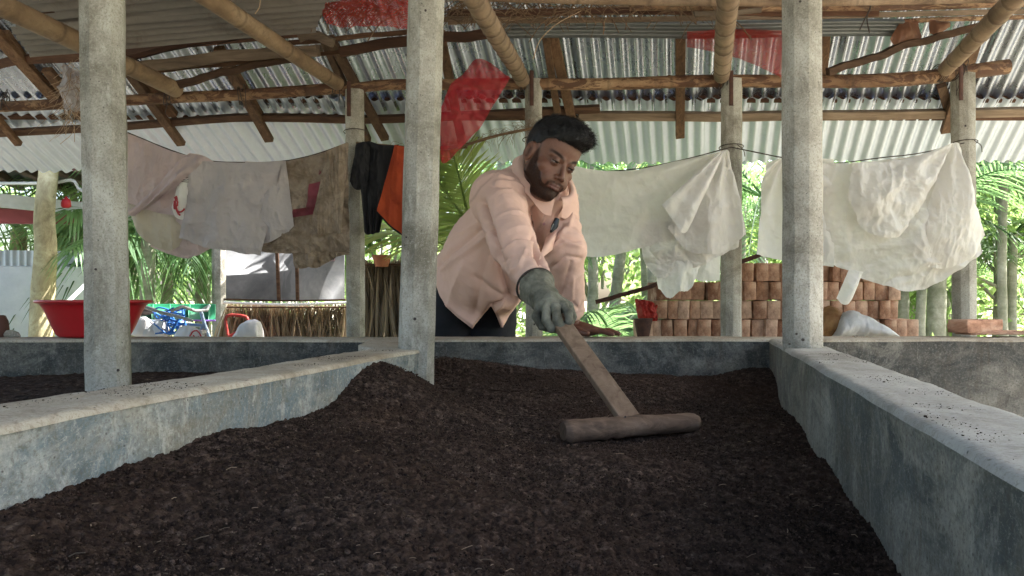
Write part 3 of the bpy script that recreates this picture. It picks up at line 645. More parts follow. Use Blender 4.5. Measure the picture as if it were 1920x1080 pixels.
# left of the man
palm(868, 620, 4.9, 590, .02, 'big yellow green frond palm between the front post and the man', fr=0, trunk=False, seed=15)
m = MB(); rr = random.Random(3)
for k, (bx, by, az, el, L, dr, tw) in enumerate(((905, 455, 2.55, .9, 1.15, .25, .9), (900, 500, 2.9, .6, .9, .3, .6), (890, 470, 2.2, 1.25, 1.0, .2, 1.0), (925, 520, 2.7, 1.1, 1.3, .3, .4))):
    frond(m, P(bx, by, 4.9), az, el, L, dr, 46, .34, .026, 1., rr, .2, tw)
o = [x for x in SC.objects if x.get('label', '').startswith('big yellow')][0]; obj('crown', m, M['frond_y'], o, sm=False)
palm(940, 640, 6.5, 300, .04, 'palm standing behind the bent back of the man', fr=9, L=1.7, seed=16)
palm(870, 640, 8., 330, .05, 'far palm seen between the middle front post and the man', fr=10, L=2., seed=17)
# left part
palm(318, 640, 7.0, 462, .05, 'palm with broad drooping fronds beyond the pink hanging sacks', fr=12, L=1.25, seed=18, elr=(-.1, .8), ll=.5, lw=.034, hang=.9)
palm(385, 640, 7.6, 430, .075, 'palm with ragged bark left of the pale concrete post', fr=10, L=1.5, seed=19, elr=(-.3, .7), ll=.5, hang=.8, lw=.03)
palm(283, 640, 6.4, 350, .06, 'pale trunk with shaggy base right of the left front post', fr=5, L=1.2, seed=20)
palm(138, 530, 8.4, 330, .045, 'ringed white palm trunk behind the white wall', fr=9, L=1.6, seed=21, elr=(-.4, .6))
palm(110, 640, 9.0, 470, .05, 'dark green palm behind the white wall and lichen covered trunk', fr=12, L=1.6, seed=22)
palm(35, 640, 8.6, 430, .09, 'palm with shaggy brown bark at the far left', fr=8, L=1.4, seed=23, tmat='bark')
palm(250, 640, 8.5, 400, .05, 'leafy palm above the red bowl right of the left front post', fr=10, L=1.4, seed=24)
# lichen trunk, left
b = P(82, 560, 5.8); b[2] = 0; th = thing('tree', b, 'pale yellow lichen covered tree trunk in front of the white wall', 'tree'); m = MB()
m.tube(resamp(A([b, P(78, 600, 5.8), P(86, 480, 5.8), P(84, 400, 5.8), P(92, 310, 5.8), P(96, 180, 5.8), P(100, -100, 5.8)]), 40), np.interp(np.arange(40), [0, 8, 20, 39], [.10, .084, .066, .05]), 18, wob=.14, seed=4); obj('trunk', m, M['bark'], th)
m = MB(); [leaves(m, P(100 + R.uniform(-150, 150), -220 + R.uniform(-160, 60), 5.6 + R.uniform(-.6, .6)), 160, A([.4, .4, .3]), .12, R) for k in range(8)]; obj('crown', m, M['leaf'], th, sm=False)
# leafy shrubs and trees
tree(1870, 7.8, 1.0, 2.9, 1.2, 'yellow green leafy tree at the right edge', seed=1, n=12)
tree(1720, 9, .6, 3.0, 1.5, 'broad leafy tree behind the right end of the brick stack', seed=2, n=14, mat='leaf')
tree(1960, 9.5, .6, 3.4, 1.6, 'tall leafy tree beyond the right edge palms', seed=3, n=14)
tree(1500, 10, .6, 3.4, 1.6, 'leafy tree behind the right front post', seed=4, n=12)
tree(1300, 10.5, .5, 3.0, 1.6, 'leafy tree behind the hanging white sheet right of the man', seed=5, n=12)
tree(1130, 9.5, .5, 2.9, 1.3, 'bright leafy tree behind the slanting palm trunk', seed=6, n=11)
tree(960, 9, .6, 3.1, 1.5, 'leafy tree behind the man', seed=7, n=12)
tree(840, 10, .5, 3.0, 1.2, 'leafy tree behind the middle front post', seed=8, n=9)
tree(716, 6.2, .95, 1.75, .42, 'broad leaved shrub behind the dried palm leaf fence', seed=9, n=8, size=.13, per=90, name='shrub', r=.02, cat='shrub')
tree(250, 9, 1.2, 1.9, .7, 'small leafy tree beyond the red bowl', seed=10, n=6, size=.13)
tree(1240, 6.0, .35, .85, .5, 'low weedy shrub behind the left end of the bricks', seed=11, n=6, size=.09, name='shrub', r=.015, cat='shrub', per=120)
tree(1180, 7, .2, 1.0, .9, 'yellow leaved low shrub behind the silvery palm', seed=12, n=7, size=.1, name='shrub', r=.015, cat='shrub', per=150)
tree(1780, 7.4, .1, 1.1, 1.1, 'low leafy shrub behind the ringed palm trunks', seed=13, n=8, size=.1, name='shrub', r=.015, cat='shrub', per=150)
m = MB()
for k in range(44):
    x = R.uniform(-13, 19); y = R.uniform(13, 24); leaves(m, A([x, y, R.uniform(.3, 3.4)]), 300, A([1.5, 1., .9]), .26, R, col=(.4, 1.4))
for k in range(34):
    sd_ = R.choice([-1, 1, 1]); leaves(m, A([sd_ * R.uniform(10.5, 13) , R.uniform(-7, 12), R.uniform(.4, 5.2)]), 260, A([1.4, 1.6, 1.1]), .3, R, col=(.4, 1.3))  # unseen side clumps added to keep blue sky out of the roof reflections
tag(obj('far_woodland', m, M['leaf'], loc=(0, 17, 0), sm=False), 'distant sunlit leafy woodland behind the palms, with unseen clumps added at the sides', 'woodland', kind='stuff')
m = MB()
for k in range(5200):
    x = R.uniform(-7, 9); y = R.uniform(6.8, 15); h = R.uniform(.1, .45); d = A([R.uniform(-.12, .12), R.uniform(-.1, .1), h]); w = A([.012, 0, 0]); p = A([x, y, -.03]); m.add([p - w, p + w, p + d*.6 + w*.6, p + d*.6 - w*.6, p + d + A([d[0], d[1], 0])], Q=[[0, 1, 2, 3]], T=[[3, 2, 4]], col=R.uniform(.6, 1.3))
tag(obj('grass', m, M['frond_y'], loc=(1, 10, 0), sm=False), 'tufts of tall grass under the palms', 'grass', kind='stuff')

# ------------------------------------------------------------ far left: white wall, tin fence, house roof
t = NT('whitewash'); c = t.ramp(t.noise(2.5, 7, .7), [(.3, (.68, .70, .71)), (.6, (.85, .86, .86))]); M['white'] = t.fin(c, .9, t.bump(t.noise(14, 6), .3, .01))
th = thing('garden_wall', P(60, 600, 6.2) * A([1, 1, 0]), 'sunlit whitewashed garden wall at the far left', 'wall'); m = MB(); a, b = P(-140, 502, 6.2), P(232, 515, 6.6)
c = (a + b) / 2; L = np.linalg.norm((b - a)[:2]); ang = math.atan2((b - a)[1], (b - a)[0]); rz = A(Matrix.Rotation(ang, 3, 'Z')); zt_ = a[2] + .02
m.box([c[0], c[1] + .08, (zt_) / 2], (L, .15, zt_), rz, .008); obj('wall_body', m, M['white'], th)
t = NT('blue_white_tin'); M['tin'] = t.fin(t.ramp(t.noise(3, 5), [(.3, (.50, .58, .64)), (.7, (.74, .80, .84))]), .5, metal=.2)
a, b = P(-140, 508, 6.9), P(240, 514, 6.9); sh = corr([a + A([0, 0, .19]), b + A([0, 0, .19])], [a - A([0, 0, .8]), b - A([0, 0, .8])], None, .06, .009, nv=3)
tf = thing('tin_fence', (a[0] + 1, 6.9, 0), 'strip of pale blue corrugated tin fence above the white wall', 'fence'); obj('corrugated_panel', sh, M['tin'], tf)
m = MB()
for k in range(4): q = a + (b - a) * (k + .5) / 4; m2 = MB(); m2.box([q[0], 6.95, .6], (.05, .05, 1.2), bev=.004); obj('fence_post', m2, M['wood'], tf)
M['pink'] = plain('pink_painted_steel', (.42, .10, .12), (.30, .07, .09), 5, .5); M['fascia'] = plain('pale_fascia', (.66, .69, .66), (.45, .48, .44), 4, .7)
hs = thing('neighbour_house', P(40, 560, 6.6) * A([1, 1, 0]), 'open neighbouring building with dark tin roof, pale fascia and pink beam', 'building')
m = MB(); a, b = P(-300, 345, 5.8), P(252, 402, 6.6); m.beam(resamp(A([a, b]), 6), .05, .105); obj('fascia', m, M['fascia'], hs, auto=30)
m = MB(); a2, b2 = P(-300, 402, 6.0), P(240, 408, 6.8); m.beam(resamp(A([a2, b2]), 6), .08, .12); obj('pink_beam', m, M['pink'], hs, auto=30)
m = MB(); m.beam(resamp(A([a2 + A([0, .1, .16]), b2 + A([0, .1, .10])]), 6), .05, .05); obj('pink_beam', m, M['pink'], hs, auto=30)
sh = corr([P(-320, 262, 5.66), P(300, 318, 5.66)], [P(-300, 330, 9.), P(420, 372, 9.)], None, .09, .014, nv=6); obj('roof', sh, plain('dark_tin', (.055, .065, .07), (.03, .035, .04), 3, .8), hs)
for k, (x0, y0, x1, y1) in enumerate(((-20, 350, -40, 305), (70, 368, 30, 315), (150, 378, 108, 318), (235, 398, 160, 325), (300, 400, 225, 330))):
    q0 = P(x0 + 60, 345 + x0 * .07, 8.8) - A([0, 0, .05]); q1 = P(x1 - 20, 288 + x1 * .08, 5.72) - A([0, 0, .04]); m = MB(); m.beam(resamp(A([q0, q1]), 4), .07, .07); obj('rafter', m, M['rust'], hs, auto=30)
for k, (x, D) in enumerate(((-180, 6.2), (226, 6.85))):
    q = P(x, 400, D); m = MB(); m.box([q[0], D, q[2] / 2], (.09, .09, q[2]), bev=.006); obj('column', m, M['fascia'], hs)
m = MB(); q = [P(-10, 344, 5.9), P(100, 343, 5.9), P(142, 342, 5.9), P(146, 352, 5.9), P(170, 362, 5.9)]; m.tube(resamp(A(q), 24), .012, 8); obj('pipe', m, M['fascia'], hs)
# red lantern-like bag on the fascia
m = MB(); c = P(124, 381, 5.9); m.tube(A([c + A([0, 0, z]) for z in (-.035, -.025, 0, .025, .035, .05)]), A([.018, .034, .036, .03, .014, .006]), 12, wob=.15); o = obj('plastic_pouch', m, plain('red_plastic', (.55, .03, .04), (.4, .02, .03), 9, .4)); tag(o, 'small red plastic pouch on the pale fascia of the neighbouring building', 'pouch')

# unseen trees added around the camera to shade the beds and darken metal reflections
for k, (x, y, wd, lab) in enumerate(((-5.5, -3.5, 1.7, 'added unseen leafy tree behind the camera on the left'), (-6.2, .5, 1.6, 'added unseen leafy tree left of the shed beside the camera'), (-1.5, -7.5, 1.8, 'added unseen leafy tree some way behind the camera'))):
    rr = random.Random(k + 90); b = A([x, y, 0]); th = thing('leafy_tree', b, lab, 'tree', 'added shade trees out of view around the shed'); m = MB(); m.tube(resamp(A([b, b + A([.1, 0, 2]), b + A([0, .1, 3.6])]), 10), np.linspace(.14, .06, 10), 9, wob=.1); obj('trunk', m, M['trunk'], th); m = MB()
    for q in range(16): leaves(m, b + A([rr.uniform(-wd, wd), rr.uniform(-wd, wd), rr.uniform(.9, 4.2)]), 150, A([.8, .8, .6]), .22, rr)
    obj('crown', m, M['leaf_d'], th, sm=False)
# ------------------------------------------------------------ cloth and sheets over the lines
def clothmat(name, a, b, tr=.35, rough=.7, sc=5, stains=None, weave=True, tcol=None, bump=.3, spec=.3):
    t = NT(name); c = t.ramp(t.noise(sc, 6, .65, dist=.6), [(.32, b), (.62, a)])
    if stains: c = t.mix(t.ramp(t.noise(sc*1.7, 8, .75, dist=1.), [(.45, 0.), (.68, 1.)]), c, stains)
    c = t.mix(1., c, t.attr(), 'MULTIPLY')
    dn = t.n('ShaderNodeTexNoise'); dn.inputs['Scale'].default_value = 5; dn.inputs['Detail'].default_value = 4; t.l(t.co, dn.inputs[0]); wv = t.n('ShaderNodeMix', data_type='VECTOR'); wv.inputs[0].default_value = .22; t.l(t.co, wv.inputs[4]); t.l(dn.outputs['Color'], wv.inputs[5])
    cr1 = t.vor(9, wv.outputs[1]); cr2 = t.vor(26, wv.outputs[1]); nb = t.bump(cr1, bump * .8, .03); nb = t.bump(cr2, bump * .6, .008, nb); nb = t.bump(t.noise(16, 6, .7, dist=1.5), bump * .6, .008, nb)
    if weave: nb = t.bump(t.noise(380, 2), .15, .001, nb)
    return t.fin(c, rough, nb, spec=spec, transl=(tr, tcol or a))
M['tarp'] = clothmat('grey_white_plastic_sheet', (.82, .80, .775), (.70, .67, .64), .56, .42, 3, weave=False, bump=.55, spec=.45, tcol=(.93, .91, .90))
M['tarp_w'] = clothmat('white_plastic_sheet', (.90, .895, .88), (.82, .79, .74), .58, .42, 3, weave=False, bump=.55, spec=.45, tcol=(.97, .96, .96))
M['sack_l'] = clothmat('lilac_grey_woven_sheet', (.60, .545, .545), (.47, .43, .435), .35, .5, 4, bump=.8)
M['sack_p'] = clothmat('pinkish_white_sack', (.68, .56, .55), (.52, .44, .44), .42, .55, 4, bump=.8)
M['sack_y'] = clothmat('yellowish_white_sack', (.62, .56, .46), (.5, .43, .34), .3, .6, 4)
M['sack_b'] = clothmat('muddy_brown_sack', (.36, .29, .23), (.20, .145, .10), .15, .8, 7, stains=(.11, .075, .05), bump=.7)
M['print_m'] = clothmat('maroon_print', (.24, .045, .07), (.17, .05, .06), .1, .7, 6)
M['print_r'] = clothmat('red_print', (.45, .05, .06), (.4, .06, .07), .1, .7, 6)
M['black_c'] = clothmat('black_cloth', (.018, .018, .021), (.010, .010, .012), .0, .85, 6, tcol=(.02, .02, .02))
M['orange_c'] = clothmat('orange_cloth', (.36, .055, .015), (.26, .035, .012), .1, .8, 6, tcol=(.5, .1, .03))
def drape(name, top, bot, D, mat, label=None, cat='sheet', nu=150, nv=110, amp=.022, fine=.005, fs=(5, 3), seed=0, anchors=(), side=None, bulge=.03, thick=.0012, parent=None, group=None, dbot=0., hem=.006, vert=(0, 0), belly=0, ret=False, colf=None):
    T = resamp(A(top, float), nu); B = resamp(A(bot, float), nu); v = np.linspace(0, 1, nv)[None, :, None]; Tp = T[:, None] * (1 - v) + B[:, None] * v
    PX, PY = Tp[..., 0], Tp[..., 1]; u = np.linspace(0, 1, nu)[:, None] * np.ones((1, nv)); vv = v[..., 0] * np.ones((nu, 1))
    PY = PY + vv ** 6 * fbm(np.stack([u * nu / 14., u*0, u*0 + seed], -1), 4, seed) * hem * F / D
    x = (PX - 960) / F * D; z = (HY - PY) / F * D; p = np.stack([x * fs[0], z * fs[1], x*0 + seed * 5.], -1)
    wp = p + .55 * np.stack([fbm(p * .8, 2, seed + 1), fbm(p * .8 + 9, 2, seed + 2), x*0], -1)
    d = amp * (ridged(wp, 3, seed) - .4) * smooth(0, .12, vv) + fine * ridged(p * 4.2, 3, seed + 3)
    cr = .5 * amp * np.abs(fbm(wp * 2.2 + 3, 2, seed + 7)) ; d = d + cr
    if D > 3.5 and fine >= .004 and hem > 0: w2 = p * 2.4 + .9 * np.stack([fbm(p * 1.7, 2, seed + 21), fbm(p * 1.7 + 5, 2, seed + 22), x*0], -1); d = d + amp * .13 * (1 - np.abs(vnoise(w2, seed + 23)) * 2.2) + amp * .10 * (1 - np.abs(vnoise(w2 * 2.3, seed + 24)) * 2)
    if vert[0]: d = d + vert[0] * np.sin(u * vert[1] + 1.5 * fbm(p * .5, 2, seed + 4)) * (.25 + .75 * vv)
    for (ax, ay, fr, am, rad) in anchors:
        dx, dy = (PX - ax), (PY - ay); r = np.hypot(dx, dy); th = np.arctan2(dy, dx); w = np.exp(-(r / rad) ** 2)
        d = d + am * np.minimum(r / 60, 1) * w * np.sin(th * fr + 2 * fbm(p * .4, 2, seed + 6))
    d = d + bulge * np.sin(np.pi * np.clip(vv, 0, 1)) * np.sin(np.pi * u) + dbot * vv
    DD = D - d; G = np.stack([(PX - 960) / F * D, DD, EYE + (HY - PY) / F * D], -1)
    m = MB(); cc = np.ones((nu, nv)) if colf is None else colf(PX, PY)
    m.grid(G, col=None); m.c[0] = np.repeat(cc.reshape(-1, 1), 3, 1)
    # back skin and hem
    N = nrm(np.cross(np.gradient(G, axis=0), np.gradient(G, axis=1)));
    if N[..., 1].mean() < 0: N = -N
    m.grid(G + N * thick, flip=True); m.c[1] = m.c[0]
    rim = np.concatenate([G[:, 0], G[-1, 1:], G[-2::-1, -1], G[0, -2:0:-1]]); rim2 = rim + np.concatenate([N[:, 0], N[-1, 1:], N[-2::-1, -1], N[0, -2:0:-1]]) * thick
    m.grid(np.stack([rim, rim2], 1), closeu=True)
    o = obj(name, m, M[mat], parent)
    if label: tag(o, label, cat, group)
    return (o, G) if ret else o
def seams(PX, PY): return 1 + 0 * PX
CL = 'sheets and sacks over the washing lines'
D1 = 3.86
# ropes
def rope(pix, D, r, mat, label, name='rope', fray=0, cat='rope', seed=0):
    pts = resamp(A([P(x, y, d) for (x, y), d in zip(pix, D)]), 60); m = MB(); m.tube(pts, r, 7, wob=.3, seed=seed); rr = random.Random(seed)
    for k in range(fray):
        i = rr.randrange(60); i = max(i, rr.randrange(60)); p = pts[i]; d = nrm(A([rr.uniform(-1, 1), rr.uniform(-1, .6), rr.uniform(-1, .9)])); L = rr.uniform(.015, .07) * (1 + (i > 50) * .8)
        m.tube(resamp(A([p, p + d * L * .6 + A([0, 0, .01]), p + d * L + A([rr.uniform(-.02, .02), 0, -rr.uniform(0, .03)])]), 5), .0009, 3, caps=False)
    o = obj(name, m, M[mat], None); return tag(o, label, cat)
M['coir'] = plain('coir_fibre', (.20, .13, .08), (.10, .06, .035), 60, .9)
rope([(240, 249), (300, 274), (385, 301), (460, 305), (535, 302), (600, 287), (652, 268)], [3.95]*7, .004, 'wire', 'dark washing line sagging under the sacks between the left posts', 'washing_line', cat='line')
rope([(668, 268), (710, 272), (760, 276), (870, 272), (925, 256), (1000, 240)], [4.02]*6, .0075, 'coir', 'frayed coconut fibre rope tied to the back post behind the head of the man', fray=190, seed=3)
rope([(1371, 276), (1420, 286), (1470, 296), (1560, 306), (1650, 296), (1720, 288), (1808, 268)], [4.02]*7, .003, 'wire', 'thin dark line carrying the crumpled white sheet on the right', 'washing_line', cat='line')
rope([(1005, 290), (1080, 318), (1180, 318), (1270, 302), (1371, 276)], [4.0]*5, .003, 'wire', 'thin dark line carrying the grey white sheet right of the man', 'washing_line', cat='line')
# left group
drape('woven_sack', [(222, 243), (270, 262), (330, 286), (395, 300)], [(222, 402), (262, 408), (300, 440), (335, 432)], D1 + .05, 'sack_p', 'pinkish white sack at the left end of the line beside the front post', seed=1, amp=.02, group=CL, cat='sack')
drape('woven_sack', [(240, 380), (262, 388), (300, 400), (345, 405)], [(248, 408), (266, 446), (315, 470), (372, 440)], D1 + .02, 'sack_y', 'yellowish torn sack hanging low at the left end of the line', seed=2, amp=.02, group=CL, cat='sack')
drape('woven_sack', [(278, 400), (350, 380), (430, 360), (525, 340)], [(283, 462), (320, 478), (348, 484), (402, 464)], D1 + .03, 'sack_p', 'pale pink sack whose hem shows under the lilac grey sheet', seed=3, amp=.02, cat='sack', group=CL)
drape('plastic_sheet', [(460, 303), (490, 304), (515, 303), (536, 302)], [(476, 455), (505, 455), (530, 440), (553, 430)], D1 + .0, 'sack_l', 'lilac grey sheet corner hanging behind the right edge of the big lilac sheet', seed=4, nu=70, amp=.012, group=CL)
lil = drape('plastic_sheet', [(362, 301), (410, 304), (470, 305), (528, 303)], [(334, 445), (380, 462), (440, 472), (489, 480)], D1 - .03, 'sack_l', 'large lilac grey sheet folded over the middle of the left line', seed=5, amp=.022, fine=.005, fs=(4, 3), vert=(.007, 17), group=CL, colf=lambda x, y: 1 + .10 * fbm(np.stack([x/60, y/60, x*0], -1), 3, 4))
# twisted fold across the first sack
drape('woven_sack', [(356, 288), (374, 290), (390, 296), (404, 305)], [(244, 398), (250, 405), (262, 400), (275, 388)], D1 - .02, 'sack_p', 'twisted pink white sack edge slanting down from the line on the left', seed=6, nu=40, amp=.03, vert=(.012, 12), group=CL, cat='sack')
ks, KG = drape('woven_sack', [(345, 300), (358, 298), (370, 296), (380, 300)], [(322, 388), (330, 408), (342, 412), (350, 400)], D1 - .015, 'tarp_w', 'small printed white sack with red marks tucked beside the lilac grey sheet', seed=7, nu=50, nv=70, amp=.006, group=CL, cat='sack', ret=True)
def onsurf(name, G, uv, w, mat, parent, off=.004):
    """thin ribbon following a cloth surface along (u,v) fractions"""
    pts = resamp(A(uv, float), max(8, 6 * len(uv))); nu, nv = G.shape[:2]; m = MB()
    Q = A([G[int(np.clip(u_, 0, 1) * (nu - 1)), int(np.clip(v_, 0, 1) * (nv - 1))] for u_, v_ in pts]); m.tube(Q - A([0, off, 0]), w, 5); return m, Q
def lines_on(name, G, polys, w, mat, parent, off=.003):
    m = MB()
    for uv in polys:
        mm, _ = onsurf('', G, uv, w, None, None, off)
        for vv_, q_ in zip(mm.v, [0]*9): pass
        V, Q, T, C = mm.data(); m.add(V, Q, T)
    return obj(name, m, mat, parent)
dark = plain('dark_print', (.09, .06, .06), None, 20, .8)
lines_on('printed_text', KG, [[(.12 + .02*(k % 2), .06 + .036 * k), (.86, .05 + .036 * k)] for k in range(11)], .0016, dark, ks)
lines_on('printed_emblem', KG, [[(.1, .78), (.3, .7), (.45, .8), (.3, .9), (.12, .84)], [(.35, .82), (.55, .9), (.75, .84)], [(.2, .74), (.35, .84), (.6, .95)]], .004, M['print_r'], ks)
# pink bands
def patch(name, G, u0, u1, v0, v1, mat, parent, off=.004, skew=0):
    nu, nv = G.shape[:2]; U = np.linspace(u0, u1, 24); V = np.linspace(v0, v1, 20); H = np.zeros((24, 20, 3))
    for i, u_ in enumerate(U):
        for j, v_ in enumerate(V): H[i, j] = G[int(np.clip(u_ + skew * (v_ - v0), 0, 1) * (nu - 1)), int(np.clip(v_, 0, 1) * (nv - 1))]
    m = MB(); m.grid(H - A([0, off, 0])); return obj(name, m, mat, parent)
M['print_p'] = clothmat('faded_pink_band', (.47, .24, .25), (.42, .25, .26), .2, .7, 6)
sk, SG = drape('woven_sack', [(532, 303), (570, 296), (612, 284), (652, 268)], [(488, 472), (545, 476), (600, 472), (656, 474)], D1 + .02, 'sack_b', 'muddy brown sack with maroon printed corner, right end of the left line', seed=8, amp=.018, fine=.008, fs=(5, 5), group=CL, cat='sack', ret=True)
patch('printed_mark', SG, .47, .73, .31, .60, M['print_m'], sk); patch('printed_mark', SG, .30, .62, .545, .625, M['print_m'], sk, .005)
lines_on('printed_text', SG, [[(.60 + .035*k, .19 - .004*k), (.605 + .035*k, .235 - .004*k), (.62 + .035*k, .20), (.625 + .035*k, .235)] for k in range(6)], .0012, M['print_m'], sk)
drape('woven_sack', [(612, 284), (630, 276), (645, 270), (654, 268)], [(583, 428), (600, 440), (622, 438), (640, 440)], D1 - .03, 'sack_b', 'creased brown sack fold hanging steeply beside the back post', seed=9, nu=60, amp=.014, fs=(16, 3), group=CL, cat='sack')
drape('woven_sack', [(490, 448), (540, 452), (600, 456), (652, 452)], [(486, 470), (548, 468), (552, 500), (655, 474)], D1 + .06, 'sack_b', 'tattered sandy sack hem under the muddy brown sack', seed=10, nv=50, amp=.02, fs=(9, 6), hem=.02, group=CL, cat='sack')
bs = drape('black_shirt', [(668, 270), (690, 265), (715, 272), (748, 272)], [(684, 436), (690, 440), (702, 438), (713, 436)], 3.98, 'black_c', 'black shirt hung over the line beside the back post', 'shirt', seed=11, nu=90, amp=.03, fs=(11, 3), hem=.004, vert=(.012, 20))
bs2 = MB()
o, G2 = drape('sleeve', [(668, 272), (676, 268), (684, 268), (694, 275)], [(657, 340), (664, 352), (676, 356), (690, 345)], 3.95, 'black_c', seed=12, nu=40, nv=50, amp=.02, parent=bs, fs=(12, 6), ret=True)
drape('orange_shirt', [(740, 272), (752, 274), (764, 278), (776, 280)], [(707, 396), (725, 416), (755, 440), (776, 470)], 3.92, 'orange_c', 'orange cloth hung beside the black shirt, half behind the middle front post', 'cloth', seed=13, nu=60, amp=.022, fs=(7, 2))
drape('black_trousers', [(700, 380), (720, 390), (740, 400), (770, 410)], [(716, 410), (730, 425), (752, 440), (776, 450)], 4.02, 'black_c', 'dark cloth hem showing below the orange cloth', 'cloth', seed=14, nu=50, nv=30, amp=.01)
# middle sheet
drape('plastic_sheet', [(1058, 306), (1110, 318), (1180, 320), (1270, 302), (1358, 284)], [(1084, 478), (1110, 482), (1190, 468), (1290, 440), (1365, 425)], D1, 'tarp', 'grey white sheet hanging over the line right of the man', seed=21, nu=220, amp=.022, fine=.004, fs=(3.2, 3), anchors=[(1360, 282, 18, .012, 200)], group=CL)
drape('plastic_sheet', [(1195, 420), (1260, 410), (1330, 390), (1388, 380)], [(1206, 486), (1226, 515), (1300, 500), (1385, 462)], D1 + .02, 'tarp', 'crumpled lower fold of the grey white sheet right of the man', seed=22, amp=.035, fs=(5, 6), hem=.015, group=CL)
drape('plastic_sheet', [(1222, 470), (1260, 470), (1300, 460), (1340, 455)], [(1234, 548), (1262, 556), (1290, 540), (1312, 495)], D1 + .04, 'tarp_w', 'torn white rag end dangling under the grey white sheet above the bricks', seed=23, nu=80, amp=.02, fs=(8, 3), hem=.035, group=CL)
drape('plastic_sheet', [(1290, 455), (1310, 452), (1335, 446), (1352, 440)], [(1298, 520), (1315, 526), (1335, 528), (1350, 526)], D1 + .10, 'tarp_w', 'pale flat sheet end behind the torn rag next to the back post', seed=24, nu=50, amp=.01, group=CL)
drape('plastic_sheet', [(1350, 284), (1358, 282), (1363, 281), (1366, 284)], [(1250, 428), (1290, 470), (1350, 474), (1397, 440)], D1 - .06, 'tarp', 'pleated grey white sheet gathered at the wire on the back post right of the man', seed=25, nu=170, amp=.03, fs=(5, 3), anchors=[(1360, 276, 15, .014, 260)], bulge=.05, group=CL)
drape('plastic_sheet', [(1344, 288), (1350, 286), (1356, 285), (1360, 284)], [(1240, 384), (1262, 412), (1278, 436), (1318, 372)], D1 - .13, 'tarp_w', 'pale folded flap lying over the gathered sheet right of the man', seed=26, nu=90, amp=.02, fs=(5, 3), anchors=[(1360, 276, 22, .016, 300)], bulge=.02, group=CL)
# right sheet
drape('plastic_sheet', [(1436, 305), (1462, 298), (1480, 297), (1560, 300)], [(1416, 478), (1450, 486), (1490, 494), (1560, 500)], D1 - .02, 'tarp_w', 'white sheet spreading left behind the right front post', seed=31, nu=110, amp=.03, fs=(3, 2.5), anchors=[(1470, 290, 14, .02, 260)], group=CL)
drape('plastic_sheet', [(1535, 308), (1600, 306), (1660, 300), (1720, 292), (1790, 270)], [(1540, 490), (1590, 510), (1660, 538), (1725, 545), (1840, 472)], D1 - .02, 'tarp', 'big crumpled beige white sheet between the right front post and the rightmost back post', seed=32, nu=240, nv=160, amp=.035, fine=.006, fs=(4, 4), anchors=[(1790, 268, 13, .016, 280)], bulge=.08, hem=.012, group=CL)
drape('plastic_sheet', [(1782, 272), (1788, 268), (1793, 268), (1797, 270)], [(1700, 470), (1745, 500), (1812, 490), (1846, 440)], D1 - .07, 'tarp_w', 'bright pleated white sheet gathered at the wire on the rightmost back post', seed=33, nu=170, nv=140, amp=.03, fs=(6, 3), anchors=[(1790, 266, 14, .014, 240)], bulge=.10, hem=.012, group=CL)
drape('plastic_sheet', [(1600, 305), (1660, 304), (1720, 292), (1786, 268)], [(1590, 372), (1620, 430), (1678, 446), (1720, 400)], D1 - .12, 'tarp_w', 'pointed white flap folded forward over the crumpled sheet on the right', seed=34, nu=140, amp=.03, fs=(6, 5), anchors=[(1790, 266, 13, .012, 300)], bulge=.06, group=CL)
drape('plastic_strip', [(1592, 505), (1600, 506), (1610, 508), (1618, 510)], [(1568, 560), (1578, 568), (1590, 570), (1598, 562)], D1 - .04, 'tarp_w', 'narrow translucent plastic strip dangling in front of the bricks', 'strip', seed=35, nu=30, nv=40, amp=.01)

# ------------------------------------------------------------ red nets
def netmat(name, col, cu, cv, line, haze):
    """woven plastic mesh: crossing strands with open gaps"""
    t = NT(name); uv = t.n("ShaderNodeTexCoord").outputs['UV']; o = t.sep(uv); w_ = t.math('MULTIPLY', t.noise(5, 3, .5, uv), .15)
    a = t.math('ABSOLUTE', t.math('SINE', t.math('MULTIPLY', t.math('ADD', t.math('ADD', o[0], o[1]), w_), cu))); b = t.math('ABSOLUTE', t.math('SINE', t.math('MULTIPLY', t.math('SUBTRACT', o[0], o[1]), cv)))
    al = t.ramp(t.math('MINIMUM', a, b), [(line, 1.), (line + .08, haze)]); return t.fin(t.mix(t.noise(4, 4), col, tuple(x*.6 for x in col)), .45, transl=(.35, col), alpha=al)
M['net'] = netmat('red_plastic_net', (.55, .025, .045), 150, 150, .33, .22); M['net2'] = netmat('coarse_red_net', (.50, .03, .02), 62, 62, .36, .10)
def uvgrid(o, nu, nv, sx=1, sy=1):
    me = o.data; ul = me.uv_layers.new(name="UV"); li = np.empty(len(me.loops), np.int32); me.loops.foreach_get("vertex_index", li); k = li % (nu*nv)
    ul.data.foreach_set("uv", np.stack([k // nv / nu * sx, k % nv / nv * sy], -1).astype(np.float32).ravel()); return o
uvgrid(drape('red_net', [(846, 158), (868, 140), (892, 112), (957, 146)], [(824, 208), (826, 262), (828, 304), (898, 242)], 3.80, 'net', 'crumpled see through red mesh net hanging from the bamboo above the man', 'net', nu=100, nv=110, seed=41, amp=.03, fs=(6, 6), hem=.0), 100, 110)
uvgrid(drape('red_net', [(1288, 60), (1350, 56), (1410, 56), (1474, 58)], [(1288, 88), (1340, 98), (1400, 118), (1474, 150)], 3.95, 'net2', 'red mesh net stretched under the planks beside the right front post', 'net', nu=100, nv=60, seed=42, amp=.02, hem=0), 100, 60, 2, 1)
uvgrid(drape('red_net', [(585, -20), (660, -30), (720, -20), (775, -10)], [(612, 42), (660, 48), (700, 52), (765, 54)], 3.3, 'net2', 'bundle of coarse red netting stuffed above the planks left of the middle front post', 'net', nu=90, nv=60, seed=43, amp=.05, fs=(8, 8)), 90, 60, 1.6, 1)
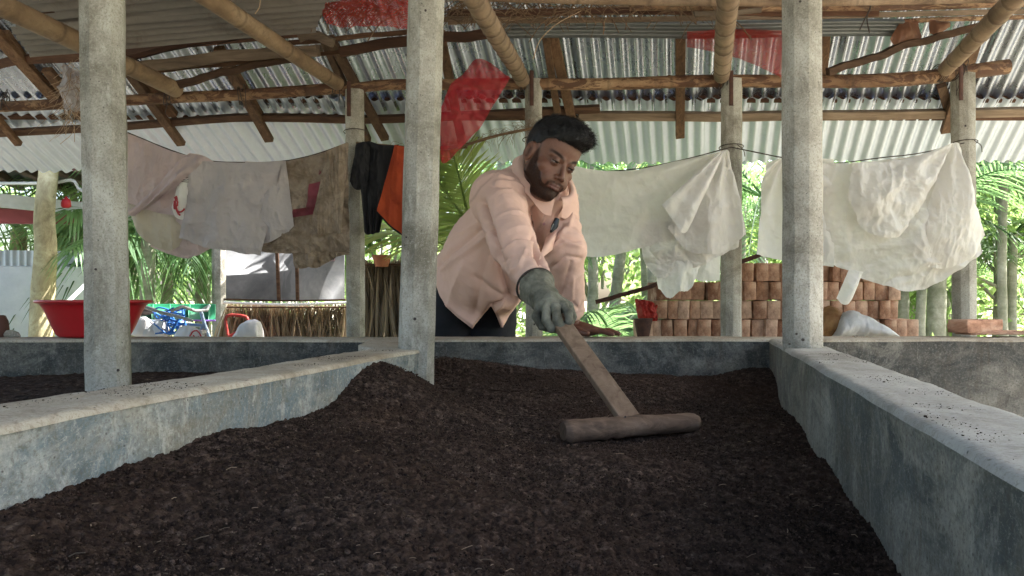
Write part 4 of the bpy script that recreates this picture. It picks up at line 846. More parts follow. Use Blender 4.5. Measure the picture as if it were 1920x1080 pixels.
M['pouch'] = clothmat('ochre_pouch', (.34, .17, .10), (.24, .12, .08), .3, .4, 9)
drape('plastic_pouch', [(1690, 38), (1702, 37), (1712, 37), (1722, 40)], [(1668, 72), (1682, 90), (1704, 84), (1728, 70)], 4.0, 'pouch', 'faded brown and red plastic pouch stuck above the slanting wooden pole', 'pouch', nu=40, nv=40, seed=44, amp=.02)
drape('plastic_pouch', [(1742, 38), (1752, 38), (1768, 40), (1780, 42)], [(1744, 62), (1756, 64), (1766, 60), (1780, 52)], 4.02, 'pouch', 'small faded brown plastic pouch right of the red one under the planks', 'pouch', nu=30, nv=30, seed=45, amp=.02)

# ------------------------------------------------------------ things stored on the cross beams
ZL = 1.14
def plank(pix, D, w, h, mat, label, name='plank', seed=0, wob=.008, cat='plank', up=(0, -.3, .95), taper=1):
    pts = resamp(A([P(x, y, d) for (x, y), d in zip(pix, D)]), 26); pts = pts + A([fbm(A([k * .3, seed, 0.]), 3, seed) * wob * np.array([0, 0, 1.]) for k in range(26)])
    m = MB(); m.beam(pts, w, h, up=up); o = obj(name, m, M[mat], None, auto=30); return tag(o, label, cat)
def pole(pix, D, r0, r1, mat, label, name='pole', seed=0, cat='pole', wob=.12):
    pts = resamp(A([P(x, y, d) for (x, y), d in zip(pix, D)]), 34); pts = pts + fbm(np.stack([np.arange(34)*.3, np.full(34, seed*3.), np.zeros(34)], -1), 3, seed)[:, None] * A([0, .3, 1.]) * .012
    m = MB(); m.tube(pts, np.linspace(r0, r1, 34), 12, wob=wob, seed=seed); o = obj(name, m, M[mat], None); return tag(o, label, cat)
z1 = 1.16
for k, (c4, lab) in enumerate((([(40, 62), (640, 2), (600, -70), (-30, -20)], 'dull corrugated sheet stored flat on the bamboo at the upper left'),
                               ([(60, 112), (470, 62), (660, 40), (100, 55)], 'lower dull corrugated sheet sagging under the other one at the upper left'))):
    if k == 0: q = [Pz(x, y, z1 + .02) for x, y in c4]
    else: q = [Pz(60, 108, z1 - .03), Pz(590, 62, z1), Pz(610, 5, z1 + .015), Pz(20, 55, z1)]
    nvv = 26; m = corr([q[1], q[2]], [q[0], q[3]], None, .075, .011, nv=nvv)
    o = obj('corrugated_sheet', m, M['sheet_old'], None); tag(o, lab, 'roofing sheet', 'old sheets stored in the roof')
q = [Pz(220, 62, z1 - .05), Pz(372, 56, z1 - .05), Pz(382, 68, z1 - .06), Pz(230, 66, z1 - .05)]
drape('plastic_scrap', [(230, 54), (280, 50), (340, 46), (372, 48)], [(232, 56), (290, 58), (350, 66), (382, 64)], 3.66, 'black_c', 'dark scrap of plastic drooping under the stored corrugated sheets', 'scrap', nu=60, nv=20, seed=51, amp=.02)
plank([(236, 132), (330, 118), (430, 106), (600, 94)], [4.02]*4, .16, .055, 'wood_g', 'wide pale weathered plank under the stored sheets at the left', seed=1)
plank([(228, 112), (330, 88), (430, 72), (500, 62)], [3.95]*4, .10, .022, 'wood_r', 'dark thin board above the wide pale plank at the left', seed=2)
plank([(262, 136), (400, 122), (520, 110), (640, 98)], [4.06]*4, .07, .02, 'wood', 'thin brown strip under the wide pale plank', seed=3)
pole([(318, 162), (400, 140), (460, 126), (550, 110)], [4.0]*4, .022, .017, 'wood', 'crooked branch resting between the second and third bamboo beams', 'branch', 4, 'branch')
plank([(520, 84), (640, 72), (770, 58)], [3.85]*3, .10, .022, 'wood', 'brown board running behind the middle front post', seed=5)
plank([(640, 98), (740, 80), (900, 66), (930, 64)], [3.95]*4, .14, .05, 'wood_r', 'thick dark red brown plank ending behind the thick bamboo above the man', seed=6)
plank([(560, 70), (585, 66), (625, 80)], [3.7]*3, .04, .04, 'wood_g', 'short broken stick end under the stored sheets', seed=7)
plank([(-40, 26), (60, 18), (160, 6), (300, -4), (620, -14)], [3.35]*5, .09, .05, 'wood_r', 'dark red brown beam crossing at the top left', seed=8)
plank([(820, 34), (1000, 38), (1300, 34), (1480, 32), (1950, 22)], [3.9]*5, .12, .024, 'wood_g', 'long grey plank just above the zinc channel', seed=9)
plank([(840, 24), (1100, 22), (1440, 24), (1640, 26)], [3.7]*4, .10, .03, 'wood_r', 'dark plank stacked above the long grey plank', seed=10)
plank([(1300, 26), (1360, 24), (1425, 20)], [3.55]*3, .05, .022, 'wood_g', 'short pale offcut under the upper planks beside the fourth bamboo', seed=11)
M['split'] = M['bamboo']
for k, (pix, D, r, lab) in enumerate((([(830, -8), (1100, 2), (1480, 6), (1930, -4)], 3.35, .018, 'long thin bamboo pole at the very top edge, first of the upper poles'),
        ([(1180, 12), (1500, 15), (1700, 14), (1940, 6)], 3.6, .02, 'tan bamboo pole just under the topmost pole on the right'), ([(840, 42), (960, 34), (1100, 20), (1200, 10)], 3.8, .012, 'thin slanting bamboo strip among the dry fibres above the man'),
        ([(1350, 62), (1550, 56), (1700, 40), (1940, 30)], 4.15, .014, 'thin pole lying above the zinc channel at the right'))):
    pts = A([P(x, y, D) for x, y in pix]); o = obj('bamboo_pole', bamboo_mb(pts, r, r * .85, .3, 70 + k, .1, .008, 9), M['bamboo_p' if k % 2 else 'bamboo_g']); tag(o, lab, 'pole', 'poles stored in the roof')
# zinc channel: corrugated ridge pieces
ch = MB(); prof = A([(-.05, .012), (-.03, -.012), (-.005, .010), (.02, -.012), (.045, .010), (.07, -.010)]); n = 40; xs = np.linspace(0, 1, n); a, b = P(925, 54, 4.0), P(1692, 50, 4.0)
pr = resamp(prof, 26); G = np.zeros((26, n, 3))
for j, s_ in enumerate(xs):
    c = a + (b - a) * s_; c[2] += .004 * math.sin(s_ * 9); G[:, j] = c + np.stack([np.zeros(26), pr[:, 0] * .5 + pr[:, 1], -pr[:, 0] * .55 + pr[:, 1] * .4], -1)
ch.grid(G); ch.grid(G + A([0, .002, .002])); tag(obj('corrugated_strip', ch, M['channel'], None), 'long grey corrugated zinc strip lying under the planks above the man', 'metal strip')
plank([(1552, 136), (1620, 116), (1720, 78), (1835, 48)], [4.0, 4.0, 3.98, 3.9], .045, .035, 'wood', 'rough dark plank slanting up to the rightmost bamboo beam', seed=12, wob=.02)
# dry fibres hanging from the stored planks
m = MB(); rr = random.Random(5)
for k in range(520):
    px = rr.choice([rr.uniform(600, 770), rr.uniform(830, 1130), rr.uniform(830, 1350)]); py = rr.uniform(-20, 34) ; D = rr.uniform(3.4, 3.85); p = P(px, py, D); d = A([rr.choice([-1, 1]) * rr.uniform(.3, 1), rr.uniform(-.3, .3), rr.uniform(-.5, .35)]); L = rr.uniform(.05, .22)
    m.tube(resamp(A([p, p + d * L * .5 + A([0, 0, .01]), p + d * L + A([0, 0, -rr.uniform(0, .06)])]), 7), rr.uniform(.0009, .0028), 4, caps=False)
tag(obj('dry_fibres', m, M['coir'], None), 'dry coconut fibres and roots caught among the stored planks', 'fibres', kind='stuff')
m = MB()
for k in range(150):
    px = rr.gauss(140, 14); py = rr.uniform(100, 230); p = P(px, py, 3.95 + rr.uniform(-.1, .1)); d = A([rr.uniform(-1, 1), rr.uniform(-.4, .4), -rr.uniform(.2, 1.4)]); L = rr.uniform(.04, .13)
    m.tube(resamp(A([p, p + d * L * .5 + A([.01, 0, 0]), p + d * L + A([rr.uniform(-.04, .04), 0, -.01])]), 6), rr.uniform(.0006, .0015), 4, caps=False)
tag(obj('dry_straw', m, M['straw'], None), 'loose straw hanging from the rafters at the upper left', 'straw', kind='stuff')
drape('woven_sack', [(118, 120), (135, 128), (150, 135), (168, 140)], [(112, 196), (125, 206), (150, 208), (172, 206)], 3.92, 'sack_l', 'small grey white rag stuffed under the rafters behind the left front post', 'rag', nu=40, nv=40, seed=52, amp=.04, fs=(9, 9), group=CL)
# loose hanging strings at the top right
for k, (pix, D, lab) in enumerate((([(1628, 0), (1632, 14), (1622, 34), (1612, 56)], 3.5, 'twisted wire dangling from the upper pole at the right'), ([(1633, 10), (1626, 30), (1630, 62)], 3.5, 'short wire end dangling beside the twisted wire'), ([(1090, 20), (1040, 48), (1010, 80), (1000, 110)], 3.4, 'long pale root strand hanging behind the bamboo above the man'), ([(488, 0), (486, 14), (478, 26)], 3.0, 'pale string hanging beside the second bamboo beam'))):
    m = MB(); m.tube(resamp(A([P(x, y, D) for x, y in pix]), 20), .0028 if k < 2 else .002, 5, wob=.3); tag(obj('hanging_wire', m, M['wire' if k < 2 else 'straw'], None), lab, 'wire')

# ------------------------------------------------------------ brick stack
t = NT('fired_clay_brick'); n = t.noise(14, 7, .7, dist=.4); base = t.ramp(t.rand(), [(0, (.26, .13, .085)), (.2, (.48, .26, .17)), (.6, (.60, .36, .255)), (1, (.68, .47, .36))]); c = t.mix(t.ramp(n, [(.35, .65), (.6, 0.)]), base, (.10, .045, .03)); c = t.mix(t.ramp(t.noise(6, 6, .7), [(.50, 0.), (.66, .75)]), c, (.62, .44, .33))
M['brick'] = t.fin(c, .9, t.bump(n, .6, .004), spec=.2)
mb = MB(); q_ = [Vector((x, y, z)) for x in (-1, 1) for y in (-1, 1) for z in (-1, 1)]
lx, ly, lz = .068, .23, .105; nn = 9
def brick_mesh(seed):
    m = MB(); faces = []
    for ax in range(3):
        for sg in (-1, 1):
            e_ = A([-1, -.975, -.94, -.5, 0, .5, .94, .975, 1]); u, v = np.meshgrid(e_, e_, indexing='ij'); p = np.zeros((nn, nn, 3)); p[..., ax] = sg; p[..., (ax+1) % 3] = u; p[..., (ax+2) % 3] = v
            h = A([lx, ly, lz]) / 2; q = p * h; r_ = .0045; core = np.clip(q, -(h - r_), h - r_); dd = q - core; q = core + nrm(dd + 1e-9) * np.minimum(np.linalg.norm(dd, axis=-1, keepdims=True), r_)
            q = q * (1 + .03 * fbm(q * 18, 2, seed)[..., None]) + .0028 * fbm(q * 45 + seed, 3, seed)[..., None]; m.grid(q, flip=(sg < 0))
    return m
protos = [brick_mesh(s_ * 7 + 1) for s_ in range(5)]; pm = []
for m_ in protos:
    o = obj('brick', m_, M['brick'], None, loc=(0, 0, 0), fixn=True, auto=35); pm.append(o.data); bpy.data.objects.remove(o)
DB = 4.62; z0b = EYE + (HY - 632) / F * DB
rowsb = [(1200, 1712, 632, 'bottom'), (1227, 1690, 599, 'second'), (1229, 1682, 566, 'third'), (1392, 1690, 534, 'fourth'), (1394, 1580, 509, 'top')]
rowsb = [(1200, 1712, 0), (1224, 1690, 1), (1228, 1684, 2), (1392, 1690, 3)]
names = ['bottom', 'second', 'third', 'top']; ordn = ['first', 'second', 'third', 'fourth', 'fifth', 'sixth', 'seventh', 'eighth', 'ninth', 'tenth', 'eleventh', 'twelfth', 'thirteenth', 'fourteenth', 'fifteenth', 'sixteenth', 'seventeenth', 'eighteenth', 'nineteenth', 'twentieth', 'twenty-first', 'twenty-second', 'twenty-third', 'twenty-fourth', 'twenty-fifth']
bl = thing('low_wall', (P(1450, 600, DB)[0], DB, 0), 'low cement wall carrying the brick stack behind the far bed wall', 'wall'); m = MB(); xa, xb = P(1190, 0, DB)[0], P(1730, 0, DB)[0]; m.box([(xa + xb) / 2, DB + .06, z0b / 2 - .002], (xb - xa, .34, z0b - .004), bev=.01); obj('wall_body', m, M['post'], bl)
for (xa, xb, r_) in rowsb:
    Xa, Xb = P(xa, 0, DB - .1)[0], P(xb, 0, DB - .1)[0]; x = Xa; k = 0
    while x < Xb - .03:
        sx = R.uniform(.86, 1.10); w = lx * sx; o = bpy.data.objects.new('brick', R.choice(pm)); SC.collection.objects.link(o)
        o.location = (x + w / 2, DB + R.uniform(-.022, .022), z0b + .053 + r_ * .106 + R.uniform(-.0015, .001)); o.scale = (sx, 1, R.uniform(.97, .995)); o.rotation_euler = (0, R.uniform(-.04, .04), R.uniform(-.09, .09))
        tag(o, '%s brick from the left in the %s row of the brick stack' % (ordn[k], names[r_]), 'brick', 'red bricks in the stack behind the wall'); x += w + R.uniform(.0005, .003); k += 1
drape('plastic_sheet', [(1390, 506), (1430, 503), (1480, 500), (1545, 500)], [(1386, 512), (1430, 508), (1480, 506), (1545, 508)], DB - .05, 'tarp_w', 'white plastic sheet scrap lying on top of the brick stack', nu=60, nv=14, seed=53, amp=.03, fs=(9, 9), group=CL)
# bricks on the far wall, right
for k, (px, py, rz, sc, lab) in enumerate(((1828, 611, .35, (.6, .95, .42), 'single brick lying on top of the others at the right end of the far wall'), (1846, 630, .12, (.62, 1.1, .10), 'thin half buried brick under the single brick on the far wall'), (1900, 629, -.1, (.62, .8, .12), 'thin brick slab at the right edge of the photo on the far wall'))):
    D = 2.68; o = bpy.data.objects.new('brick', pm[k]); SC.collection.objects.link(o); zb = ZT + .012 + (.0 if k else .012) + .105 * sc[2] / 2
    o.location = (P(px, py, D)[0], D, EYE + (HY - py) / F * D if k == 0 else ZT + .008 + .105 * sc[2] / 2); o.rotation_euler = (0, 0, math.pi / 2 + rz); o.scale = (1.15, .70, sc[2]); tag(o, lab, 'brick', 'bricks on the far wall')
# bags by the bricks
def bag(name, outline_px, D, thick, mat, label, cat, seed=0):
    """soft bag: silhouette half-profile swept, wrinkled"""
    c = A(outline_px, float); n = 60; top = resamp(c, n); base = c[0][1]; nb = 24; G = np.zeros((n, nb, 3)); th = np.linspace(0, 2*np.pi, nb, endpoint=False)
    for i in range(n):
        h = (base - top[i, 1]) / F * D; x = (top[i, 0] - 960) / F * D; z0 = EYE + (HY - base) / F * D; e = max(h, .004) / 2
        t_ = thick * min(1, (h / .05)) ** .5
        G[i] = np.stack([np.full(nb, x), D + t_ * np.cos(th) * .5, z0 + e + e * np.sin(th)], -1)
    k = ridged(G * 16 + seed, 3, seed)[..., None] * .012 + fbm(G * 40, 3, seed)[..., None] * .004; cen = G.mean(1, keepdims=True); G = G + nrm(G - cen) * (k - .006)
    G[..., 2] = np.maximum(G[..., 2], EYE + (HY - base) / F * D + .001); m = MB(); m.grid(np.transpose(G, (1, 0, 2)), closeu=True); return tag(obj(name, m, M[mat], None, fixn=True), label, cat)
M['sack_o'] = clothmat('ochre_sack', (.36, .20, .08), (.24, .13, .06), .1, .7, 9, stains=(.2, .08, .03)); M['whitebag'] = clothmat('white_bag', (.70, .70, .72), (.58, .56, .57), .15, .6, 7, bump=.6)
bag('brown_sack', [(1530, 632), (1545, 578), (1558, 574), (1580, 590), (1602, 622), (1610, 632)], 4.3, .16, 'sack_o', 'ochre brown sack slumped against the bricks beside the right front post', 'sack', 1)
bag('white_bag', [(1562, 632), (1580, 588), (1596, 582), (1618, 590), (1650, 608), (1672, 622), (1686, 632)], 4.25, .18, 'whitebag', 'white cloth bag lying in front of the right part of the brick stack', 'bag', 2)
# slanting dark pipe
pole([(1117, 568), (1230, 534), (1388, 492), (1425, 479)], [4.35, 4.35, 4.35, 4.35], .012, .012, 'rust', 'dark pipe slanting upward behind the hanging sheets right of the man', 'pipe', 6, 'pipe', .02)
# left end: shrub pot
m = MB(); c = P(1206, 632, 4.3); m.tube(A([c + A([0, 0, z]) for z in (0, .01, .05, .09, .10, .095)]), A([.03, .034, .042, .05, .054, .046]), 18); o = obj('flower_pot', m, M['rust'], None); tag(o, 'dark clay pot at the left end of the brick stack', 'pot')
drape('red_net', [(1190, 560), (1206, 562), (1222, 566), (1232, 572)], [(1196, 596), (1206, 600), (1218, 600), (1232, 602)], 4.5, 'net2', 'scrap of red netting caught behind the clay pot', 'net', nu=40, nv=40, seed=54, amp=.03, fs=(12, 12))

# ------------------------------------------------------------ left side things
# red bowl on the far wall
bw = thing('plastic_bowl', (*P(176, 645, 2.63)[:2], ZT + .004), 'wide red plastic bowl standing on the far wall behind the left front post', 'bowl'); c = WLOC[bw.name]
prof = [(.0, .004), (.085, .004), (.112, .004), (.118, .010), (.132, .035), (.150, .075), (.163, .100), (.170, .108), (.176, .112), (.187, .114), (.189, .118), (.186, .122), (.172, .121), (.166, .114), (.148, .075), (.128, .035), (.112, .012), (0, .010)]
pr = resamp(A(prof), 70); th_ = np.linspace(0, 2*np.pi, 64, endpoint=False); G = np.stack([c[0] + pr[None, :, 0] * np.cos(th_)[:, None] * 1.0, c[1] + pr[None, :, 0] * np.sin(th_)[:, None] * .62, c[2] - .004 + pr[None, :, 1] * 1.0 + 0 * th_[:, None]], -1)
m = MB(); m.grid(G, closeu=True); obj('bowl_body', m, plain('red_bowl_plastic', (.42, .012, .018), (.33, .010, .014), 7, .38, .15, spec=.5), bw, fixn=True)
# pot piece and stone
m = MB(); c = P(-6, 636, 2.66); m.tube(A([c + A([0, 0, z]) for z in (0, .03, .06, .078, .08)]), A([.03, .037, .034, .026, .02]), 16); tag(obj('clay_pot', m, plain('brown_clay', (.13, .06, .045), (.08, .04, .03), 9, .7), None), 'dark brown clay pot cut by the left edge of the photo', 'pot')
m = MB(); V, T = scatter(A([P(20, 0, 2.66)[0]]), A([2.66]), A([ZT + .02]), A([.033]), .5)
st_ = MB(); st_.tube(A([P(5, 627, 2.66), P(12, 627, 2.66), P(22, 627, 2.66), P(32, 629, 2.66), P(38, 631, 2.66)]), A([.004, .013, .016, .012, .003]), 12, wob=.3); tag(obj('stone', st_, M['post'], None), 'flat pale stone on the far wall at the left edge', 'stone')
# cement board panel with battens, and dried palm fence
t = NT('cement_board'); c = t.ramp(t.noise(5, 7, .7, dist=.5), [(.3, (.10, .105, .11)), (.55, (.17, .175, .18)), (.75, (.27, .27, .27))]); c = t.mix(t.ramp(t.noise(1.6, 5, .6, dist=1.5), [(.52, 0.), (.55, .6)]), c, (.075, .08, .085)); M['board'] = t.fin(c, .8)
DP = 5.6; bp = thing('cement_board_panel', (*P(535, 600, DP)[:2], .4), 'grey cement board panel with two brown battens behind the hanging sacks', 'panel'); m = MB(); a, b = P(424, 468, DP), P(646, 564, DP); m.box((a + b) / 2, (b[0] - a[0], .012, a[2] - b[2]), bev=.002); obj('board', m, M['board'], bp)
for x0, x1 in ((519, 523), (556, 558)):
    m = MB(); m.beam(resamp(A([P(x0, 462, DP - .04), P(x1, 563, DP - .04)]), 5), .022, .022, up=(0, 1, 0)); obj('batten', m, M['wood'], bp, auto=30)
m = MB(); m.beam(resamp(A([P(420, 561, DP - .03), P(530, 564, DP - .03), P(648, 562, DP - .03)]), 9), .02, .012); obj('bottom_rail', m, M['wood'], bp, auto=30)
m = MB(); m.tube(resamp(A([P(420, 567, DP - .06), P(530, 571, DP - .06), P(660, 567, DP - .06)]), 12), .009, 8); obj('white_pipe', m, M['white'], bp)
def text(name, s, loc, size, mat, parent, mirror=False, ext=.0015):
    cu = bpy.data.curves.new(name, 'FONT'); cu.body = s; cu.size = size; cu.extrude = ext; cu.align_x = 'CENTER'; cu.align_y = 'CENTER'; tmp = bpy.data.objects.new('t', cu); SC.collection.objects.link(tmp)
    bpy.context.view_layer.update(); me = bpy.data.meshes.new_from_object(tmp.evaluated_get(bpy.context.evaluated_depsgraph_get())); bpy.data.objects.remove(tmp); o = bpy.data.objects.new(name, me); me.materials.clear(); me.materials.append(mat)
    me.transform(Matrix.Rotation(math.pi / 2, 4, 'X') @ Matrix.Scale(-1 if mirror else 1, 4, (1, 0, 0))); SC.collection.objects.link(o); o.parent = parent; o.location = A(loc) - WLOC[parent.name]; return o
text('printed_text', 'B I N O Z', P(596, 482, DP - .012), .055, M['print_p'], bp)
m = MB(); fr_ = [P(562, 475, DP - .011), P(627, 475, DP - .011), P(627, 489, DP - .011), P(562, 489, DP - .011), P(562, 475, DP - .011)]
for i in range(4): m.tube(A([fr_[i], fr_[i+1]]), .002, 4)
obj('printed_frame', m, M['print_p'], bp)
def dryfence(px0, px1, pt0, D, label, n, seed):
    rr = random.Random(seed); th = thing('palm_leaf_fence', (*P((px0 + px1) / 2, 600, D)[:2], 0), label, 'fence'); m = MB()
    for k in range(n):
        px = rr.uniform(px0, px1); t0 = P(px, pt0 + rr.uniform(-6, 8), D + rr.uniform(-.06, .06)); b0 = P(px + rr.uniform(-34, 34), 700, D + rr.uniform(-.1, .1)); mid = (t0 + b0) / 2 + A([rr.uniform(-.05, .05), rr.uniform(-.03, .03), 0]); pp = resamp(A([t0, mid, b0]), 9); w = rr.uniform(.003, .010); sd_ = nrm(A([1, rr.uniform(-.8, .8), rr.uniform(-.2, .2)])); env = np.sin(np.linspace(.25, 2.9, 9))[:, None] * w
        m.grid(np.stack([pp - sd_ * env, pp + A([0, .006, 0]), pp + sd_ * env], 0)); m.c[-1] *= rr.uniform(.45, 1.35)
    obj('dried_leaves', m, M['dryleaf'], th, sm=False)
    for py in (pt0 + 4, 640):
        mm = MB(); mm.tube(resamp(A([P(px0, py, D - .06), P(px1, py, D - .06)]), 6), .006, 8, wob=.1); obj('rail', mm, M['wood'], th)
    return th
dryfence(425, 650, 572, 5.7, 'fence of grey brown dried palm leaves below the cement board', 620, 1)
dryfence(680, 762, 492, 5.0, 'taller dried palm leaf fence left of the middle front post', 420, 2)
m = MB(); c = P(716, 494, 4.9); m.tube(A([c + A([0, 0, z]) for z in (-.02, .0, .04, .05)]), A([.04, .045, .06, .062]), 16); tag(obj('flower_pot', m, plain('orange_clay', (.45, .17, .08), (.3, .1, .05), 9, .7), None), 'orange clay pot resting on the taller palm leaf fence', 'pot')
# green board, cart with purple trim
gc = thing('cargo_cart', (*P(340, 600, 5.9)[:2], 0), 'cart with green board side and purple trim beyond the red bowl', 'cart'); m = MB(); a, b = P(258, 570, 5.9), P(404, 600, 5.9); m.box((a + b) / 2, (b[0] - a[0], .02, a[2] - b[2]), bev=.004); M['green'] = plain('green_sheet_metal', (.02, .22, .10), (.012, .13, .065), 4, .4); obj('side_board', m, M['green'], gc)
for px in (286, 318, 355, 392): mm = MB(); mm.box(P(px, 585, 5.88), (.012, .02, .12), bev=.003); obj('rib', mm, M['green'], gc)
m = MB(); m.box(P(340, 601, 5.86), (.50, .03, .012), bev=.003); obj('trim', m, plain('purple_trim', (.14, .06, .30), None, 9, .5), gc)
for px in (300, 388): m = MB(); q = P(px, 600, 5.9); m.box([q[0], 5.9, q[2] / 2], (.022, .03, q[2]), bev=.003); obj('leg', m, M['wire'], gc)
for px in (320, 380):
    q = P(px, 600, 5.95); m = MB(); a_ = np.linspace(0, 2*np.pi, 40); m.tube(np.stack([q[0] + .22*np.cos(a_), np.full(40, q[1]), .23 + .22*np.sin(a_)], -1), .018, 8, caps=False); w_ = obj('wheel', m, M['wire'], gc); m = MB()
    for k in range(10): aa = k * math.pi / 5; m.tube(A([[q[0], q[1], .23], [q[0] + .2*math.cos(aa), q[1], .23 + .2*math.sin(aa)]]), .003, 4)
    o = obj('spokes', m, M['channel'], None, loc=WLOC[gc.name]); o.parent = w_; o.location = (0, 0, 0)
# bicycle wrapped in blue rope and white bundle
bk = thing('bicycle', (*P(305, 600, 5.2)[:2], 0), 'bicycle loaded with white bundles and blue rope in front of the green cart', 'bicycle'); bx, by, _ = WLOC[bk.name]
for k, dx in enumerate((-.42, .42)):
    a_ = np.linspace(0, 2*np.pi, 48); m = MB(); m.tube(np.stack([bx + dx + .29*np.cos(a_), np.full(48, by), .30 + .29*np.sin(a_)], -1), .016, 8, caps=False); wk = obj('wheel', m, M['wire'], bk)
S_ = lambda *p: A([[bx + x, by, z] for x, z in p])
m = MB(); steel = plain('blue_grey_steel', (.16, .24, .34), (.3, .33, .36), 12, .4, metal=.4)
for seg in (((-.42, .30), (-.18, .74)), ((-.18, .74), (.27, .70)), ((-.08, .30), (.27, .70)), ((-.08, .30), (-.18, .78)), ((-.42, .30), (-.08, .30)), ((.42, .30), (.27, .72), (.25, .79))): m.tube(S_(*seg), .012, 8)
obj('frame', m, steel, bk)
m = MB(); m.tube(A([[bx + .16, by - .25, .80], [bx + .22, by - .22, .83], [bx + .25, by - .1, .80], [bx + .25, by + .1, .80], [bx + .22, by + .22, .83], [bx + .16, by + .25, .80]]), .010, 8); obj('handlebar', m, M['channel'], bk)
m = MB(); m.tube(S_((-.30, .80), (-.22, .815), (-.10, .80), (-.04, .80)), A([.05, .06, .03, .015]), 10); obj('saddle', m, M['wire'], bk)
for k, (px, py, r_) in enumerate(((268, 612, .07), (282, 622, .06), (300, 616, .05))):
    q = P(px, py, 5.1); m = MB(); m.tube(A([q + A([0, 0, z]) for z in (-.07, -.05, 0, .04, .06)]), A([.02, r_, r_*1.05, r_*.8, .02]), 14, wob=.3, seed=k); obj('bundle', m, M['whitebag'], bk)
m = MB(); blue = plain('blue_rope', (.03, .16, .50), None, 9, .5)
for k in range(9):
    rr = random.Random(k + 50); pts = [P(rr.uniform(285, 350), rr.uniform(575, 628), 5.08 + rr.uniform(-.06, .06)) for _ in range(5)]; m.tube(resamp(A(pts), 26), .0055, 6)
obj('rope', m, blue, bk)
m = MB(); m.tube(resamp(A([P(262, 572, 5.0), P(300, 585, 5.0), P(335, 594, 5.0), P(362, 602, 5.0)]), 10), .010, 8); obj('lever', m, M['channel'], bk)
# bag with red emblem
eb, EG = drape('carrier_bag', [(338, 612), (350, 610), (366, 614), (378, 620)], [(310, 652), (335, 655), (360, 655), (386, 652)], 4.6, 'whitebag', 'pale carrier bag with a red round emblem standing behind the far wall', 'bag', nu=50, nv=40, seed=55, amp=.01, thick=.05, ret=True)
lines_on('emblem', EG, [[(.80 + .17*math.cos(a), .42 + .30*math.sin(a)) for a in np.linspace(0, 6.28, 14)], [(.72, .35), (.8, .5), (.9, .38)], [(.74, .5), (.88, .56)]], .004, M['print_r'], eb, .006)
# red chair and white bundle
ch_ = thing('red_chair', (*P(440, 610, 5.3)[:2], 0), 'red metal chair frame beside the pale concrete post on the left', 'chair'); m = MB(); red = plain('red_paint', (.42, .05, .04), None, 9, .5); pc = lambda pts: resamp(A([P(x, y, 5.3) for x, y in pts]), 12)
m.tube(pc([(427, 628), (426, 592), (445, 591), (462, 594)]), .010, 8); obj('back_frame', m, red, ch_); m = MB(); m.tube(pc([(462, 594), (466, 602), (446, 622), (428, 632)]), .010, 8); obj('armrest', m, red, ch_)
m = MB(); sx_, sy_, _ = WLOC[ch_.name]; m.box([sx_, sy_ + .15, .42], (.36, .36, .02), bev=.005); obj('seat', m, red, ch_)
for dx in (-.16, .16):
    for dy in (0, .3): m = MB(); m.tube(A([[sx_ + dx, sy_ + dy, 0], [sx_ + dx, sy_ + dy, .6 if dy == 0 else .42]]), .011, 8); obj('leg', m, red, ch_)
bag('white_bundle', [(424, 642), (440, 630), (458, 604), (470, 600), (484, 602), (488, 622), (488, 642)], 4.9, .16, 'whitebag', 'bluish white bundle heaped in front of the dried palm leaf fence', 'bundle', 5)
# ------------------------------------------------------------ signed-distance modelling (for the person)
def ln(v): return np.sqrt((v * v).sum(-1))
def cap(p, a, b, ra, rb=None):
    rb = ra if rb is None else rb; a = A(a, float); b = A(b, float); ba = b - a; t_ = np.clip(((p - a) @ ba) / (ba @ ba), 0, 1)
    return ln(p - a - t_[..., None] * ba) - (ra + (rb - ra) * t_)
def ell(p, c, r, Rm=None):
    q = p - A(c, float)
    if Rm is not None: q = q @ A(Rm)
    r = A(r, float); k0 = ln(q / r); k1 = ln(q / (r * r)) + 1e-9; return k0 * (k0 - 1) / k1
def smin(a, b, k): h = np.clip(.5 + .5 * (b - a) / k, 0, 1); return b * (1 - h) + a * h - k * h * (1 - h)
def smax(a, b, k): return -smin(-a, -b, k)
def chain(p, pts, rs, k=.01):
    d = None
    for i in range(len(pts) - 1):
        c = cap(p, pts[i], pts[i+1], rs[i], rs[i+1]); d = c if d is None else smin(d, c, k)
    return d
